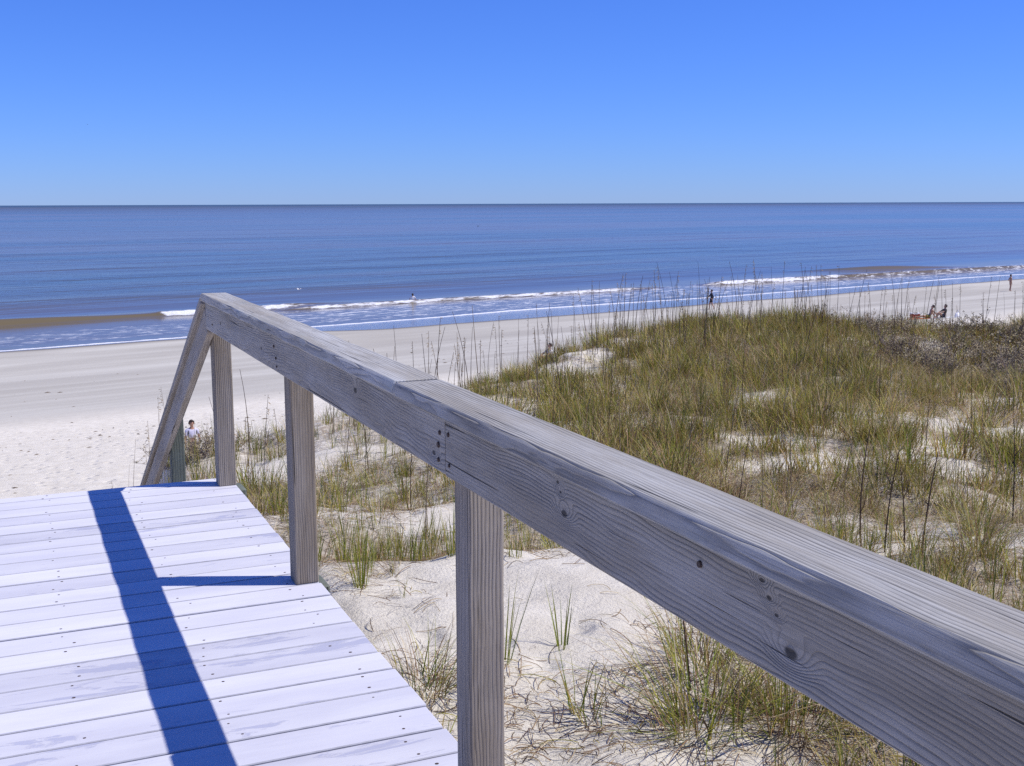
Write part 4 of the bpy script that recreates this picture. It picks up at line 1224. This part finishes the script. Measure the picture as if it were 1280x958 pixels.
c2, f2 = tube([(-.13, 0, .29), (-.1, 0, .42), (0, 0, .47), (.1, 0, .42), (.13, 0, .29)], [.012] * 5, 6)
me = bpy.data.meshes.new('strap'); me.from_pydata(c2, [], f2); link('strap', me, bg_, cloth('blue_strap', (0.05, 0.09, 0.35)))
# the one behind the crest, sitting on the beach
person('dark haired person in a white shirt half hidden behind the dune grass', (23.3, 48.8, gz(23.3, 48.8) + .02), math.radians(-80), 1.72, SIT2,
       [('shirt', SHIRT, 1.16, cloth('white_shirt', (0.74, 0.74, 0.76))), ('shorts', TRUNKS, 1.2, cloth('grey_shorts', (0.12, 0.12, 0.14)))], 'short')
# bather in the surf
person('bather in a white shirt standing in the surf beyond the foam', (35.9, 105.4, SEA_Z - 0.75), math.radians(160), 1.65,
       {'elbL': (.17, .03, .66), 'elbR': (-.17, .03, .66), 'wriL': (.22, -.03, .56), 'wriR': (-.22, -.03, .56), 'palmL': (.235, -.05, .53), 'palmR': (-.235, -.05, .53)},
       [('shirt', SHIRT, 1.18, cloth('bather_shirt', (0.75, 0.75, 0.78))), ('shorts', SHORTS, 1.15, cloth('bather_shorts', (0.03, 0.03, 0.05)))], 'long')

# ------------------------------------------------------------------ birds
def bird(name, label, loc, rz, span, body_col, wing_col, lift=0.35, sit=False):
    r = tag(empty(name, loc, rz), label, 'bird')
    L = span * 0.42
    st = [(-.5, .01, .005, 0), (-.36, .045, .018, 0), (-.2, .075, .07, 0), (0, .10, .10, -.005), (.2, .09, .09, 0), (.33, .06, .065, .02), (.42, .055, .055, .03), (.48, .035, .035, .03), (.52, .014, .016, .02), (.6, .004, .005, .01)]
    co, fc = [], []
    for x, a, b, zc in st:
        for k in range(10): co.append((x * L, a * L * 1.3 * math.cos(k * .6283), (b * 1.3 * math.sin(k * .6283) + zc) * L))
    for i in range(len(st) - 1):
        for k in range(10): fc.append((i * 10 + k, i * 10 + (k + 1) % 10, i * 10 + 10 + (k + 1) % 10, i * 10 + 10 + k))
    fc.append(tuple(reversed(range(10)))); fc.append(tuple(range(len(co) - 10, len(co))))
    me = bpy.data.meshes.new('body'); me.from_pydata(co, [], fc); 
    for p in me.polygons: p.use_smooth = True
    link('body', me, r, body_col)
    for sg in (-1, 1):
        co, fc = [], []
        for i, (f, chord, sweep, z) in enumerate([(0.06, .30, .10, .06), (.3, .32, .14, lift * .5), (.55, .27, .10, lift * .62), (.8, .17, -.05, lift * .5), (1.0, .03, -.26, lift * .35)]):
            y = sg * f * span / 2; zz = z * span * .35
            if sit: y = sg * (.10 * L + .02 * f); zz = .05 * L; sweep = -f * 1.0 + .2
            co += [(sweep * L + chord * L * .5, y, zz + .006 * span), (sweep * L - chord * L * .5, y, zz), (sweep * L + chord * L * .3, y, zz - .006 * span)]
        for i in range(4):
            a = i * 3
            fc += [(a, a + 3, a + 4, a + 1), (a + 1, a + 4, a + 5, a + 2), (a + 2, a + 5, a + 3, a)]
        fc += [(0, 1, 2), (12, 14, 13)]
        me = bpy.data.meshes.new('wing'); me.from_pydata(co, [], fc); link('wing', me, r, wing_col)
    return r
M_FEA = plain('white_feathers', (0.8, 0.8, 0.8), 0.7, 0.06); M_DARKF = plain('dark_feathers', (0.035, 0.033, 0.032), 0.7, 0.2)
def along(px, py, dist):
    v = FW + RT * ((px - 640) / F_PX) + UP * ((479 - py) / F_PX)
    return Vector((0, 0, CAM_H)) + v * dist
bird('gull', 'white gull flying low over the water beyond the railing end', along(373, 362, 100), 0.5, 0.85, M_FEA, M_FEA, 0.5)
bird('seabird', 'small dark seabird skimming far out over the blue sea', along(597.5, 283, 150), 2.0, 0.62, M_DARKF, M_DARKF, 0.5)
bird('seabird', 'tiny dark bird flying high in the blue sky', along(109, 156, 150), 1.1, 0.42, M_DARKF, M_DARKF, 0.7)
